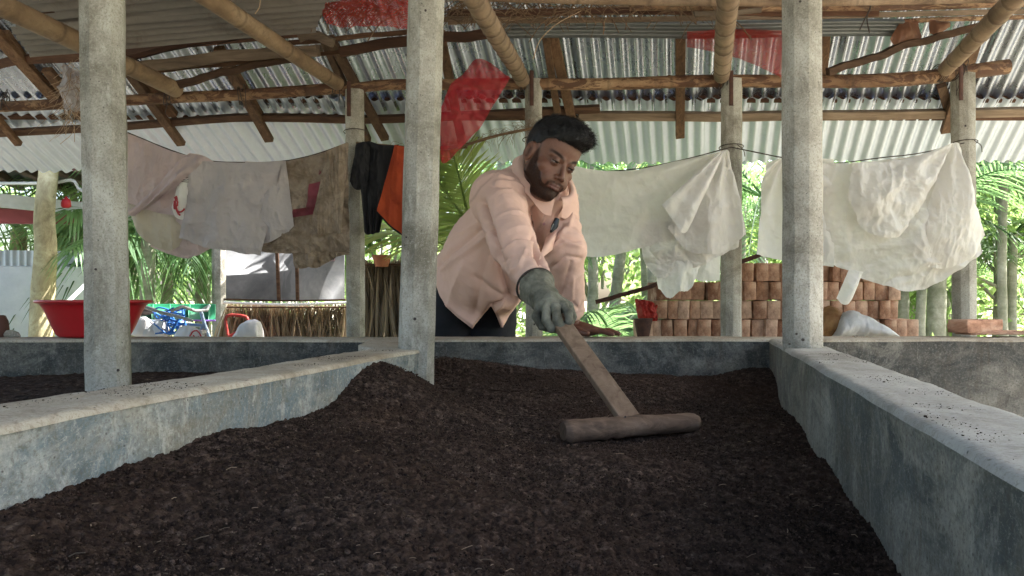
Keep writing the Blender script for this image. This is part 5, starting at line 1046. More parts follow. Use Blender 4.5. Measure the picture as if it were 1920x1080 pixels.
def nets(fn, lo, hi, h):
    """naive surface nets"""
    lo = A(lo, float); n = np.ceil((A(hi, float) - lo) / h).astype(int) + 1; ax = [lo[i] + np.arange(n[i]) * h for i in range(3)]
    V = np.empty(n); 
    for i0 in range(0, n[0], 16):
        g = np.stack(np.meshgrid(ax[0][i0:i0+16], ax[1], ax[2], indexing='ij'), -1); V[i0:i0+16] = fn(g)
    S = V < 0; c = [slice(0, -1), slice(1, None)]; cnt = sum(S[c[i], c[j], c[k]].astype(int) for i in (0, 1) for j in (0, 1) for k in (0, 1)); act = (cnt > 0) & (cnt < 8)
    I = np.argwhere(act); acc = np.zeros((len(I), 3)); m = np.zeros(len(I))
    for (a, b) in [((i, j, k), (i + (d == 0), j + (d == 1), k + (d == 2))) for d in range(3) for i in (0, 1) for j in (0, 1) for k in (0, 1) if (i, j, k)[d] == 0]:
        va = V[I[:, 0] + a[0], I[:, 1] + a[1], I[:, 2] + a[2]]; vb = V[I[:, 0] + b[0], I[:, 1] + b[1], I[:, 2] + b[2]]; x = (va < 0) != (vb < 0)
        t_ = np.where(x, va / np.where(x, va - vb, 1), 0); pos = A(a) + (A(b) - A(a)) * t_[:, None]; acc += pos * x[:, None]; m += x
    P_ = lo + (I + acc / m[:, None]) * h; idx = -np.ones(act.shape, int); idx[tuple(I.T)] = np.arange(len(I)); Q = []
    for d in range(3):
        e = [slice(1, -1)] * 3; e[d] = slice(0, -1); e2 = list(e); e2[d] = slice(1, None); s0 = S[tuple(e)]; s1 = S[tuple(e2)]; x = np.argwhere(s0 != s1); off = A([1, 1, 1]); off[d] = 0; x = x + off
        u, v = [(1, 2), (2, 0), (0, 1)][d]; du = np.zeros(3, int); du[u] = 1; dv = np.zeros(3, int); dv[v] = 1
        q = np.stack([idx[tuple((x - du - dv).T)], idx[tuple((x - dv).T)], idx[tuple(x.T)], idx[tuple((x - du).T)]], -1); f = ~S[tuple(x.T)]
        q[f] = q[f][:, ::-1]; Q.append(q[(q >= 0).all(1)])
    return P_, np.vstack(Q)
def vnorm(V, Q):
    n = np.cross(V[Q[:, 2]] - V[Q[:, 0]], V[Q[:, 3]] - V[Q[:, 1]]); N = np.zeros_like(V)
    for k in range(4): np.add.at(N, Q[:, k], n)
    return nrm(N)

# ---- head frame (centimetres: l = his left, f = forward, u = up; origin between the eyes)
HE = P(1060, 311, 2.40); Fv = nrm(A([.48, -.79, -.39])); Uv = A([.42, -.145, .86]); Uv = nrm(Uv - Fv * (Uv @ Fv)); Lv = np.cross(Uv, Fv); HM = np.stack([Lv, Fv, Uv])
HS = .0101
def h2w(q): return HE + (np.asarray(q, float) * HS) @ HM
def w2h(p): return ((p - HE) @ HM.T) / HS
NB = w2h(A([.095, 2.565, 1.225]))
def headf(g, full=True):
    p = g.copy(); x = np.abs(p[..., 0]); m = np.stack([x, p[..., 1], p[..., 2]], -1)
    d = ell(m, (0, -9.6, 3.6), (7.5, 9.2, 8.2)); d = smin(d, ell(m, (0, -6.2, 4.2), (6.5, 5.6, 6.0)), 1.5)
    d = smin(d, ell(m, (0, -6.0, -3.2), (5.9, 5.7, 6.5)), 1.6)
    d = smin(d, cap(m, (1.2, -2.6, -9.4), (4.5, -8.2, -6.2), 1.8, 1.5), 2.0)
    d = smin(d, cap(m, (5.5, -8.6, -5.8), (6.2, -8.8, 0), 1.2, 1.0), 2.0)
    d = smin(d, ell(m, (0, -2.1, -9.8), (2.3, 2.0, 1.9)), 1.4)
    d = smin(d, ell(m, (4.5, -3.7, -2.7), (2.1, 1.9, 1.6)), 1.6)                      # cheekbone
    d = smin(d, cap(m, (1.2, -1.0, 1.25), (4.6, -2.5, 1.6), .75, .65), 1.0)          # brow
    d = smin(d, ell(m, (2.4, -1.6, -5.6), (2.6, 1.7, 2.4)), 1.4)                       # muzzle
    d = smax(d, -ell(m, (3.2, .25, -.15), (1.75, 1.15, 1.15)), .7)                      # socket
    d = smin(d, cap(m, (0, -.9, .5), (0, .9, -3.0), .55, .72), .7)                     # nose
    d = smin(d, ell(m, (0, 1.15, -3.75), (.95, .95, .80)), .5)
    d = smin(d, ell(m, (1.25, .05, -4.05), (.80, .95, .68)), .45)
    d = smax(d, -ell(m, (.62, .75, -4.55), (.42, .55, .30)), .2)
    eb = ln(m - A([3.15, -1.45, -.1])) - 1.18
    ld = ln(m - A([3.15, -1.45, -.1])) - 1.36; ul = smax(ld, -(m[..., 2] + .16 + .10 * (m[..., 0] - 3.1) ** 2 - .20), .12); ll = smax(ld, (m[..., 2] + .62 - .08 * (m[..., 0] - 3.1) ** 2), .12)
    d = smin(d, ul, .25); d = smin(d, ll, .3); d = np.minimum(d, eb)
    # lips
    d = smin(d, chain(m, [(2.45, -1.15, -6.75), (1.2, -.15, -6.45), (0, .15, -6.5)], [.16, .40, .38], .2), .35)
    d = smin(d, chain(m, [(2.35, -1.15, -6.95), (1.1, -.2, -7.35), (0, .05, -7.45)], [.16, .48, .52], .2), .4)
    d = smax(d, -chain(m, [(2.6, -.95, -6.85), (1.2, .25, -6.90), (0, .55, -6.92)], [.10, .10, .10], .1), .15)
    d = smax(d, -cap(m, (0, .2, -8.35), (1.2, -.2, -8.3), .35), .5)
    # ears
    e = ell(p, (0, 0, 0), (1, 1, 1)) * 0 + 99
    em = m - A([7.62, -9.3, -.9]); a_ = .22; eq = np.stack([em[..., 0] * math.cos(.35) - em[..., 1] * math.sin(.35) * -1, em[..., 1] * math.cos(.35) - em[..., 0] * math.sin(.35), em[..., 2]], -1)
    e = ell(eq, (.30, 0, .1), (.72, 1.8, 3.1)); e = smax(e, -ell(eq, (1.15, .1, .25), (.95, 1.05, 2.1)), .25); e = smin(e, cap(eq, (.35, .9, -.5), (.35, .6, .5), .28), .3)
    d = smin(d, e, .35)
    # neck
    d = smin(d, cap(p, (0, -9.8, -5.5), NB, 5.0, 5.6), 1.4)
    d = smin(d, ell(p, (0, -5.2, -10.6), (3.4, 3.6, 2.2)), 1.6)
    return d
V1, Q1 = nets(headf, (-10, -22, -21), (10, 4, 13), .26)
hw = h2w(V1)
def headcol(h, wp):
    x = np.abs(h[:, 0]); f = h[:, 1]; u = h[:, 2]; n = fbm(h * 1.6, 3, 5); nf = fbm(h * 6, 3, 8)
    skin = A([.145, .066, .042]); c = np.ones((len(h), 3)) * skin * (1 + .12 * n)[:, None]
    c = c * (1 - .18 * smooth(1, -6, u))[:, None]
    c = c + (A([.03, .008, .004]) * np.exp(-((x - 4.2)**2 + (u + 3)**2) / 5)[:, None])
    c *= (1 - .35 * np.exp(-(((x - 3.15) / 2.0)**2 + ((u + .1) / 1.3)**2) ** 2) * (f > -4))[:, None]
    front = smooth(-4.2, -2.5, f)
    lip = np.exp(-(((x) / 2.3)**4 + ((u + 6.95) / .82)**4)) * (f > -2); c = c * (1 - lip[:, None]) + lip[:, None] * A([.105, .042, .036])
    # beard, moustache, brow
    be = smooth(.6, -.6, u - (-1.0 - 1.2 * (f + 6.0)) + .5 * nf) * smooth(-12.5, -10.8, f + .25 * u) * smooth(-12.5, -11.5, u)
    be = np.maximum(be, smooth(-8.0, -8.6, u + .3 * nf) * smooth(-12.2, -11.2, u) * (f > -9)); be = np.maximum(be, np.exp(-((x - 1.7) / 1.35)**4 - ((u + 5.72 + .12 * x) / .55)**4) * front * .92)
    be = np.maximum(be, np.exp(-((x - 2.9) / .55)**4 - ((u + 7.2) / 1.4)**4) * front); be = np.maximum(be, np.exp(-(x / .75)**4 - ((u + 8.4) / .5)**4) * front)
    be = np.maximum(be, smooth(4.5, 3.5, u) * smooth(-1.8, -1.2, u) * np.exp(-((f + 7.2) / 1.25)**4) * (x > 5.2))    # sideburn
    noear = 1 - smooth(6.7, 7.1, x) * (f > -13) * (f < -6.4); be = be * noear
    be = be * (1 - lip) * (.80 + .18 * nf); 
    c = c * (1 - be[:, None]) + be[:, None] * A([.012, .009, .008])
    br = np.exp(-(((x - 3.4) / 2.3)**4 + ((u - 1.75 - .18 * (x - 1.4) + .12 * (x - 3.6)**2 * .6) / .55)**4)) * front; c = c * (1 - .9 * br[:, None]) + .9 * br[:, None] * A([.012, .009, .008])
    # eye
    de = ln(np.stack([x, f, u], -1) - A([3.15, -1.45, -.1])); sg = np.sign(h[:, 0]); isb = (de < 1.24) & (f > -1.6) & (u < .02 + 0 * u) & (u > -.78)
    gz = nrm(A([0, .9, -.50])); dr = (np.stack([x, f, u], -1) - A([3.15, -1.45, -.1])) @ gz / 1.18
    c[isb] = A([.17, .135, .12]); c[isb & (dr > .84)] = A([.010, .007, .006]); lash = (de < 1.5) & (np.abs(u + .02) < .16) & (f > -1.2); c[lash] = A([.010, .007, .006])
    # scalp stubble, and shade painted into the ear hollow
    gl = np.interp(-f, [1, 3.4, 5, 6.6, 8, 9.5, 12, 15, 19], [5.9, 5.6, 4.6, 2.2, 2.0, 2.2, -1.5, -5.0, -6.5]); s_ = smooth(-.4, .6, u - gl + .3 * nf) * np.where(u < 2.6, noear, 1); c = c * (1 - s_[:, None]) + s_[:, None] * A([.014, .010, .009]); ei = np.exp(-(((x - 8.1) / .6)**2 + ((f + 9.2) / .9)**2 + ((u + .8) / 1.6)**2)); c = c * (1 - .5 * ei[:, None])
    return np.clip(c, .003, 1)
C1 = headcol(V1, hw)
# left hand on the wall, both forearms, torso and legs under the clothes
WL = A([.200, 2.655, .785]); HD = nrm(A([.86, -.40, 0])); HSd = nrm(np.cross([0, 0, 1.], HD))   # hand direction and its thumb-side normal
def hp(a, s, z): return WL * A([1, 1, 0]) + A([0, 0, ZT + .006]) + HD * a - HSd * s + A([0, 0, z])
def handf(p):
    d = cap(p, hp(-.01, 0, .034), hp(.05, 0, .020), .024, .020); q = (p - hp(.055, .0, .017)); lq = np.stack([q @ HD, q @ HSd, q[..., 2]], -1)
    d = smin(d, ell(lq, (0, 0, 0), (.048, .042, .017)), .014)
    for s0, s1, L, r_ in ((.030, .044, .066, .0088), (.010, .014, .076, .0092), (-.010, -.014, .070, .0088), (-.029, -.042, .055, .0078)):
        d = smin(d, chain(p, [hp(.088, s0, .016), hp(.088 + L * .5, (s0 + s1) / 2, .017), hp(.088 + L * .8, s1 * .95, .011), hp(.088 + L, s1, .0075)], [r_, r_ * .98, r_ * .88, r_ * .75], .004), .006)
    d = smin(d, chain(p, [hp(.018, .022, .018), hp(.050, .052, .014), hp(.078, .070, .010)], [.014, .0105, .008], .006), .008)
    d = smin(d, cap(p, hp(0, 0, .036), (.190, 2.600, .90), .024, .032), .01)
    return d
V2, Q2 = nets(handf, (.12, 2.50, .735), (.42, 2.72, .93), .0028)
C2 = np.ones((len(V2), 3)) * A([.135, .055, .034]) * (1 + .2 * fbm(V2 * 60, 3, 2))[:, None]
SR, ER, WR = A([-.045, 2.50, 1.195]), A([.000, 2.285, 1.040]), A([.066, 2.135, .918])
SL, EL, WL2 = A([.150, 2.69, 1.190]), A([.166, 2.505, 1.030]), A([.192, 2.605, .835])
PV, MD, CH = A([-.155, 2.98, .90]), A([-.065, 2.82, 1.03]), A([.035, 2.66, 1.165])
def bodyf(p):
    d = chain(p, [PV, MD, CH], [.125, .12, .12], .05); d = smin(d, chain(p, [SR, CH, SL], [.05, .08, .05], .04), .05)
    d = smin(d, cap(p, CH, (.062, 2.585, 1.24), .07, .055), .04); d = smin(d, chain(p, [SR, ER, WR, WR + (WR - ER) * .2], [.05, .038, .026, .025], .02), .03); d = smin(d, chain(p, [SL, EL, (.192, 2.61, .86)], [.05, .038, .028], .02), .03)
    for hx, hy, kx, ky in ((-.235, 2.93, -.245, 2.98), (-.085, 2.99, -.07, 3.0)): d = smin(d, chain(p, [(hx, hy, .84), (kx, ky, .47), (kx, ky + .06, .09)], [.075, .05, .036], .03), .03); d = smin(d, cap(p, (kx, ky + .07, .05), (kx + .02, ky - .10, .035), .036, .030), .02)
    return d
V3, Q3 = nets(bodyf, (-.42, 2.0, -.02), (.30, 3.2, 1.36), .014)
V3 = V3[:] ; C3 = np.ones((len(V3), 3)) * A([.15, .065, .04])
BV = np.vstack([hw, V2, V3]); BQ = np.vstack([Q1, Q2 + len(hw), Q3 + len(hw) + len(V2)]); BC = np.vstack([C1, C2, C3])
t = NT('brown_skin'); c = t.attr(); c = t.mix(t.ramp(t.noise(160, 4), [(.35, .22), (.6, 0.)]), c, t.mix(1., c, (.6, .5, .45), 'MULTIPLY')); t.b.inputs['Subsurface Weight'].default_value = .06; t.b.inputs['Subsurface Radius'].default_value = (.01, .004, .002); t.b.inputs['Subsurface Scale'].default_value = .5
cb = t.n('ShaderNodeRGBToBW'); t.l(t.attr(), cb.inputs[0]); t.l(t.ramp(cb.outputs[0], [(.02, .05), (.05, .4)]), t.b.inputs['Specular IOR Level'])
M['skin'] = t.fin(c, .5, t.bump(t.noise(300, 4, .7), .3, .001))
man = obj('person', (BV, BQ, np.zeros((0, 3), int), BC), M['skin'], None, loc=(-.12, 2.98, 0))
tag(man, 'man in a salmon shirt leaning over the wall and pulling a wooden rake', 'person')

# ---- hair
def gline(f): return np.interp(-f, [-2, 1, 3.4, 5, 6.6, 8, 9.5, 12, 15, 19], [6.4, 6.0, 5.6, 4.8, 2.6, 2.2, 2.4, -1.0, -4.6, -6.5])
def hairf(p):
    m = np.stack([np.abs(p[..., 0]), p[..., 1], p[..., 2]], -1); d = ell(m, (0, -9.8, 4.2), (7.95, 9.7, 8.9)); d = smin(d, ell(p, (.8, -5.4, 9.0), (6.5, 6.2, 4.5)), 2.0); d = smin(d, ell(p, (2.2, -2.0, 8.9), (4.2, 3.1, 2.2)), 1.8)
    d = smax(d, gline(p[..., 1]) - p[..., 2] + .45 * fbm(p * 1.3, 2, 8), .6); q = np.stack([p[..., 0] * 1.3, p[..., 1] * .45, p[..., 2] * .6], -1)
    tp = smooth(4, 8, p[..., 2]); return d - (.42 * ridged(q * .9, 3, 3) - .1) * (.25 + .75 * tp)
V4, Q4 = nets(hairf, (-10, -22, -9), (10, 4.5, 16), .27)
hm = MB(); hm.add(h2w(V4), Q4)
# strands
N4 = vnorm(V4, Q4); g = np.random.default_rng(9); sel = g.choice(len(V4), 5200); SV = []
for i in sel:
    p = V4[i]; n_ = N4[i]
    if n_[2] < -.3 and p[2] < 5: continue
    tp = smooth(4, 9, p[2]); fl = A([.35, 1.0, .45 * tp]) if p[2] > 5 else A([0, -.4, -1.]); fl = fl + g.normal(0, .35, 3); fl = fl - n_ * (fl @ n_) * .8; fl = nrm(fl); L = (1.0 + 1.7 * tp) * g.uniform(.6, 1.2) if p[2] > 5 else .7; w = np.cross(fl, n_) * .055
    a = p - n_ * .1; b_ = p + fl * L * .5 + n_ * (.16 + .25 * tp); c_ = p + fl * L + n_ * (.1 + .2 * tp * g.uniform(-1, 1.5)); SV.append([a - w, a + w, b_ + w * .8, b_ - w * .8, c_])
bm_ = np.where((C1.max(1) < .03) & (V1[:, 2] < 3) & (np.abs(V1[:, 0]) < 7))[0]; NN1 = vnorm(V1, Q1)
for i in g.choice(bm_, 3400):
    p = V1[i]; n_ = NN1[i]; 
    if n_[2] < -.2 and p[1] < -4: continue
    if p[2] > -.9 and abs(p[0]) < 5.5 and p[2] > 0: n2 = .35
    fl = A([np.sign(p[0]) * .2, .25, -1.]) if p[2] < -.8 or abs(p[0]) > 5.4 else A([np.sign(p[0]), 0, .25]); fl = fl + g.normal(0, .3, 3); fl = nrm(fl - n_ * (fl @ n_) * .85); L = g.uniform(.25, .55); w = nrm(np.cross(fl, n_)) * .03
    if p[2] > -.9 and abs(p[0]) < 5.2 and not (.9 < p[2] < 2.8): continue
    SV.append([p - w, p + w, p + fl * L * .5 + n_ * .08 + w * .7, p + fl * L * .5 + n_ * .08 - w * .7, p + fl * L + n_ * .14])
SV = A(SV); nS = len(SV); b0 = np.arange(nS)[:, None] * 5; hm.add(h2w(SV.reshape(-1, 3)), b0 + A([[0, 1, 2, 3]]), b0 + A([[3, 2, 4]]))
t = NT('black_hair'); M['hair'] = t.fin((.006, .0052, .0052), .55, t.bump(t.noise(1, 3, .5, t.map((500, 500, 60))), .2, .001), spec=.35); obj('hair', hm, M['hair'], man)

# ---- clothes
HEM = A([(700, 470), (815, 522), (824, 552), (842, 580), (862, 598), (886, 616), (903, 592), (921, 572), (931, 590), (941, 613), (957, 586), (976, 560), (1000, 528), (1100, 500)])
def shirtf(p):
    d = chain(p, [PV + A([.01, -.02, -.12]), PV, MD, CH], [.175, .168, .160, .150], .05)
    d = smin(d, ell(p, MD + A([.02, -.05, -.045]), (.17, .16, .15)), .05)
    px, py = proj(p); hemd = (py - np.interp(px, HEM[:, 0], HEM[:, 1])) / F * 2.9 * .75; d = smax(d, hemd, .006)
    d = smin(d, chain(p, [SR + A([0, .02, -.005]), CH + A([.0, 0, .02]), SL], [.083, .10, .068], .04), .05)
    d = smin(d, chain(p, [CH, (.070, 2.585, 1.215), (.092, 2.56, 1.242)], [.11, .078, .066], .04), .045)
    al = p - SR; d = smin(d, chain(p, [SR, ER, ER + (WR - ER) * .9], [.077, .058, .047], .03), .022)
    d = smin(d, chain(p, [SL, EL, WL2], [.066, .056, .041], .03), .022)
    # open cuffs and neck
    dR = nrm(WR - ER); d = smax(d, np.where(ln(p - WR) < .12, (p - (ER + (WR - ER) * .93)) @ dR, -1), .004)
    dL = nrm(WL2 - EL); d = smax(d, np.where(ln(p - WL2) < .10, (p - WL2) @ dL - .012, -1), .004)
    hl = w2h(p); d = smax(d, -(headf_neck(hl)) * HS, .008)
    return d
def headf_neck(h): return cap(h, (0, -9.8, -5.5), NB * 1.0, 5.5, 6.0)
V5, Q5 = nets(shirtf, (-.40, 2.04, .70), (.30, 3.18, 1.42), .0052)
N5 = vnorm(V5, Q5); px5, py5 = proj(V5)
def axisco(V, a, b):
    ba = b - a; L = ln(ba); ba = ba / L; s = (V - a) @ ba; r_ = (V - a) - s[:, None] * ba; return s, ln(r_), L
wpp = V5 * A([6, 6, 5]) @ A([[.8, 0, .6], [0, 1, 0], [-.6, 0, .8]]) * A([.5, 1, 1.6]) + .7 * fbm(V5 * 4, 2, 2)[:, None]; disp = .005 * (np.clip(ridged(wpp, 3, 3), -.2, 1) ** 2) + .0014 * fbm(V5 * 60, 3, 4)
for a, b, r0, am, fq in ((SR, ER, .11, .006, 75), (ER, WR, .08, .0055, 95), (SL, EL, .09, .004, 75), (EL, WL2, .075, .006, 90)):
    s, r_, L = axisco(V5, a, b); w = smooth(-.03, .03, s) * smooth(L + .03, L - .02, s) * smooth(r0, r0 * .75, r_)
    disp = disp + w * am * .85 * (lambda z: np.sign(z) * np.abs(z) ** 1.4)(ridged(np.stack([s * fq * .22 + V5[:, 0] * 5, V5[:, 0] * 3.5, V5[:, 2] * 5.], -1), 3, int(fq)))
def segd(px, py, pl):
    best = np.full(len(px), 1e9)
    for (x0, y0), (x1, y1) in zip(pl[:-1], pl[1:]):
        dx, dy = x1 - x0, y1 - y0; t_ = np.clip(((px - x0) * dx + (py - y0) * dy) / (dx*dx + dy*dy), 0, 1); best = np.minimum(best, np.hypot(px - x0 - t_*dx, py - y0 - t_*dy))
    return best
front = smooth(.05, .35, -N5[:, 1])
FOLDS = [  # folds of the shirt: (line in the photo, width, height in metres)
 ([(822, 496), (870, 455), (912, 422)], 5, -.006), ([(830, 505), (880, 468), (918, 440)], 6, .005), ([(818, 470), (860, 440), (905, 412)], 4, .003),
 ([(903, 380), (925, 450), (940, 500), (958, 560)], 8, -.016), ([(1000, 392), (1006, 430), (1010, 470), (1018, 500)], 8, -.014), ([(1000, 400), (1002, 440), (1006, 475)], 4, -.006),
 ([(925, 350), (960, 352), (985, 372), (995, 400)], 4, -.004), ([(930, 343), (965, 345), (992, 362)], 4, .004), ([(935, 330), (960, 336)], 3, .003),
 ([(948, 462), (970, 446), (998, 450)], 4, -.006), ([(946, 470), (968, 455), (998, 458)], 4, .006), ([(950, 488), (975, 475), (1005, 480)], 4, -.004), ([(955, 515), (975, 500), (985, 470)], 3, .005), ([(1000, 510), (985, 520), (975, 535)], 3, .004),
 ([(1028, 395), (1016, 430), (1004, 468)], 3, -.004), ([(1035, 398), (1022, 440), (1008, 480)], 3, .003), ([(1055, 420), (1035, 455), (1015, 475)], 4, -.005), ([(1060, 432), (1040, 462), (1020, 482)], 4, .004),
 ([(1075, 345), (1062, 380), (1052, 410)], 4, -.006), ([(1068, 350), (1055, 385), (1046, 405)], 3, .005), ([(1082, 358), (1072, 395), (1066, 430)], 4, .004),
 ([(1030, 455), (1055, 445), (1084, 452)], 4, -.006), ([(1034, 470), (1058, 456), (1085, 462)], 4, .006), ([(1036, 500), (1060, 480), (1088, 484)], 4, -.004), ([(1050, 560), (1062, 520), (1070, 490)], 3, -.004), ([(1060, 590), (1072, 560), (1074, 520)], 3, .003), ([(1074, 566), (1085, 580), (1090, 566)], 3, -.004),
 ([(955, 560), (930, 570), (921, 573)], 4, -.008), ([(978, 548), (950, 562), (930, 580)], 4, .006), ([(890, 520), (925, 545), (950, 560)], 7, -.006), ([(840, 570), (862, 590), (886, 608)], 3, .002), ([(870, 500), (850, 540), (842, 570)], 9, .004), ([(915, 480), (900, 530), (890, 590)], 8, -.004),
 ([(940, 312), (975, 320), (1000, 350)], 4, -.003)]
for pl, w_, am in FOLDS:
    pa_ = A(pl, float); torso = np.where(V5[:, 1] > 2.43, 1., 0.) if (pa_[:, 0].min() > 1001 and pa_[:, 1].max() < 495 and pa_[0][0] != 1006) else 1.
    dd = segd(px5, py5, pl); disp = disp + torso * front * am * 1.5 * (.45 * np.exp(-(dd / w_) ** 2) + .55 * np.exp(-dd / (w_ * .55)))
pk = segd(px5, py5, [(1030, 376), (1019, 412), (1006, 462)]); disp = disp + front * .0022 * smooth(7.5, 6, pk) * (V5[:, 1] > 2.43)
V5 = V5 + N5 * (disp * 1.35)[:, None]
t = NT('salmon_cotton'); c = t.ramp(t.noise(4, 5), [(.35, (.60, .395, .325)), (.65, (.68, .455, .375))]); c = t.mix(1., c, t.attr(), 'MULTIPLY'); nb = t.bump(t.noise(28, 6, .65, dist=1.2), .35, .005); nb = t.bump(t.noise(600, 2), .1, .0006, nb); M['shirt'] = t.fin(c, .8, nb, spec=.2)
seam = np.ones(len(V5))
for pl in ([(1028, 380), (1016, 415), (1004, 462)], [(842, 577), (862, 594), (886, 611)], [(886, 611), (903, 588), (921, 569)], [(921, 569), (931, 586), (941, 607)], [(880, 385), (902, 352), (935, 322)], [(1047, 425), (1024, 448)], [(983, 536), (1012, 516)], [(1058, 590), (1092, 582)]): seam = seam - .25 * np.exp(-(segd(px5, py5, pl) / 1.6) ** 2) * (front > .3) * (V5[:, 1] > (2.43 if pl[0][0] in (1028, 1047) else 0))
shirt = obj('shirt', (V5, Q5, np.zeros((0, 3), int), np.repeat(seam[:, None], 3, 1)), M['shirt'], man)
# surface lookup: nearest camera-facing shirt vertex for a photo pixel
vis = N5[:, 1] < -.05
def onshirt(px, py, off=.003):
    d = (px5 - px) ** 2 + (py5 - py) ** 2; cand = np.where(vis & (d < 60))[0]
    if len(cand) == 0: cand = np.where(vis)[0]; cand = cand[np.argsort(d[cand])[:5]]
    i = cand[np.argmin(V5[cand, 1])]; D = V5[i, 1] - off; return P(px, py, D)
for k, (px, py) in enumerate(((1026, 396), (1020, 420))):
    q = onshirt(px, py, .002); m = MB(); m.tube(A([q, q + A([0, -.0022, 0])]), .0045, 10); obj('button', m, M['print_p'], shirt)
def flap(name, quad, mat, parent, nu=14, nv=10, off=.005, thick=.002, curl=.0, deps=None):
    """cloth piece laid on the shirt; quad corners in order, corner depths from the shirt or given"""
    c = [onshirt(*q, off) if deps is None else P(*q, deps[k]) for k, q in enumerate(quad)]; u, v = np.meshgrid(np.linspace(0, 1, nu), np.linspace(0, 1, nv), indexing='ij'); u = u[..., None]; v = v[..., None]
    G = (c[0]*(1-u) + c[1]*u)*(1-v) + (c[3]*(1-u) + c[2]*u)*v; G[..., 1] -= curl * (np.sin(np.pi * u[..., 0]) * .5 + np.sin(np.pi * v[..., 0]) * .5); G[..., 1] += .0012 * fbm(G * 60, 2, 3)
    m = MB(); m.grid(G); m.grid(G + A([0, thick, 0]), flip=True); rim = lambda H: np.concatenate([H[:, 0], H[-1, 1:], H[-2::-1, -1], H[0, -2:0:-1]]); m.grid(np.stack([rim(G), rim(G + A([0, thick, 0]))], 1), closeu=True); return obj(name, m, mat, parent)
# collar: a stand round the neck folding over into two leaves
CC = A([.112, 2.532, 1.262]); E1 = A([.030, -.060, -.078]); E2 = A([.070, .030, -.012])
for sg in (-1, 1):
    th_ = np.linspace(.16, np.pi, 46); G = np.zeros((46, 14, 3))
    for i, a_ in enumerate(th_):
        ring = CC + E1 * math.cos(a_) * .92 + E2 * math.sin(a_) * sg; outw = nrm(E1 * math.cos(a_) / .1 + E2 * math.sin(a_) * sg / .08); up_ = nrm(np.cross(E1, E2)); up_ = up_ if up_[2] > 0 else -up_
        w_ = .034 + .026 * math.exp(-((a_ - .30) / .35) ** 2)
        for j, v_ in enumerate(np.linspace(0, 1, 14)):
            if v_ < .25: q = ring + up_ * (.016 * (v_ / .25) - .010) - outw * .002
            else: f_ = (v_ - .25) / .75; q = ring + up_ * (.006 - w_ * f_ * .80) + outw * (.004 + .012 * math.sin(min(1, f_ * 3) * 1.57) + w_ * .50 * f_)
            G[i, j] = q
    m = MB(); m.grid(G); m.grid(G + A([0, .0022, -.0012]), flip=True); rim = lambda H: np.concatenate([H[:, 0], H[-1, 1:], H[-2::-1, -1], H[0, -2:0:-1]]); m.grid(np.stack([rim(G), rim(G + A([0, .0022, -.0012]))], 1), closeu=True); obj('collar', m, M['shirt'], shirt)
# pocket with pens
flap('pocket', [(1024, 446), (1048, 424), (1036, 468), (1010, 488)], M['shirt'], shirt, off=.004, thick=.003)
q = onshirt(1040, 424, .008); m = MB(); m.tube(A([q + A([-.006, -.002, -.022]), q + A([0, -.004, 0]), q + A([.008, -.002, .024])]), A([.010, .011, .008]), 12, sq=lambda a: .6 + .4 * np.abs(np.cos(a))); obj('sunglasses', m, plain('black_plastic', (.012, .012, .014), None, 9, .25), shirt)
m = MB(); m.tube(A([q + A([-.012, -.008, -.012]), q + A([-.004, -.010, .006])]), .0022, 6); obj('clip', m, M['channel'], shirt)
# trousers
def trf(p):
    d = ell(p, (-.155, 2.97, .90), (.16, .13, .14))
    for hx, hy, kx, ky, r_ in ((-.235, 2.93, -.245, 2.98, .088), (-.080, 2.985, -.065, 3.0, .095)): d = smin(d, chain(p, [(hx, hy, .84), (kx, ky, .47), (kx, ky + .05, .08)], [r_, .072, .062], .03), .012)
    return smax(d, .075 - p[..., 2], .005)
V6, Q6 = nets(trf, (-.40, 2.78, .04), (.08, 3.16, 1.0), .0085); N6 = vnorm(V6, Q6); V6 = V6 + N6 * (.006 * ridged(V6 * A([6, 6, 16]), 3, 5))[:, None]
M['trouser'] = clothmat('dark_navy_trousers', (.014, .015, .020), (.008, .009, .012), 0, .85, 8); obj('trousers', (V6, Q6, np.zeros((0, 3), int), np.ones((len(V6), 3))), M['trouser'], man)
def shf(p):
    d = None
    for kx, ky in ((-.245, 2.98), (-.07, 3.0)): c_ = cap(p, (kx, ky + .08, .05), (kx + .02, ky - .12, .042), .047, .042); d = c_ if d is None else np.minimum(d, c_)
    return smax(d, .004 - p[..., 2], .004)
V7, Q7 = nets(shf, (-.34, 2.78, -.01), (.04, 3.16, .12), .008); obj('shoes', (V7, Q7, np.zeros((0, 3), int), np.ones((len(V7), 3))), M['wire'], man)
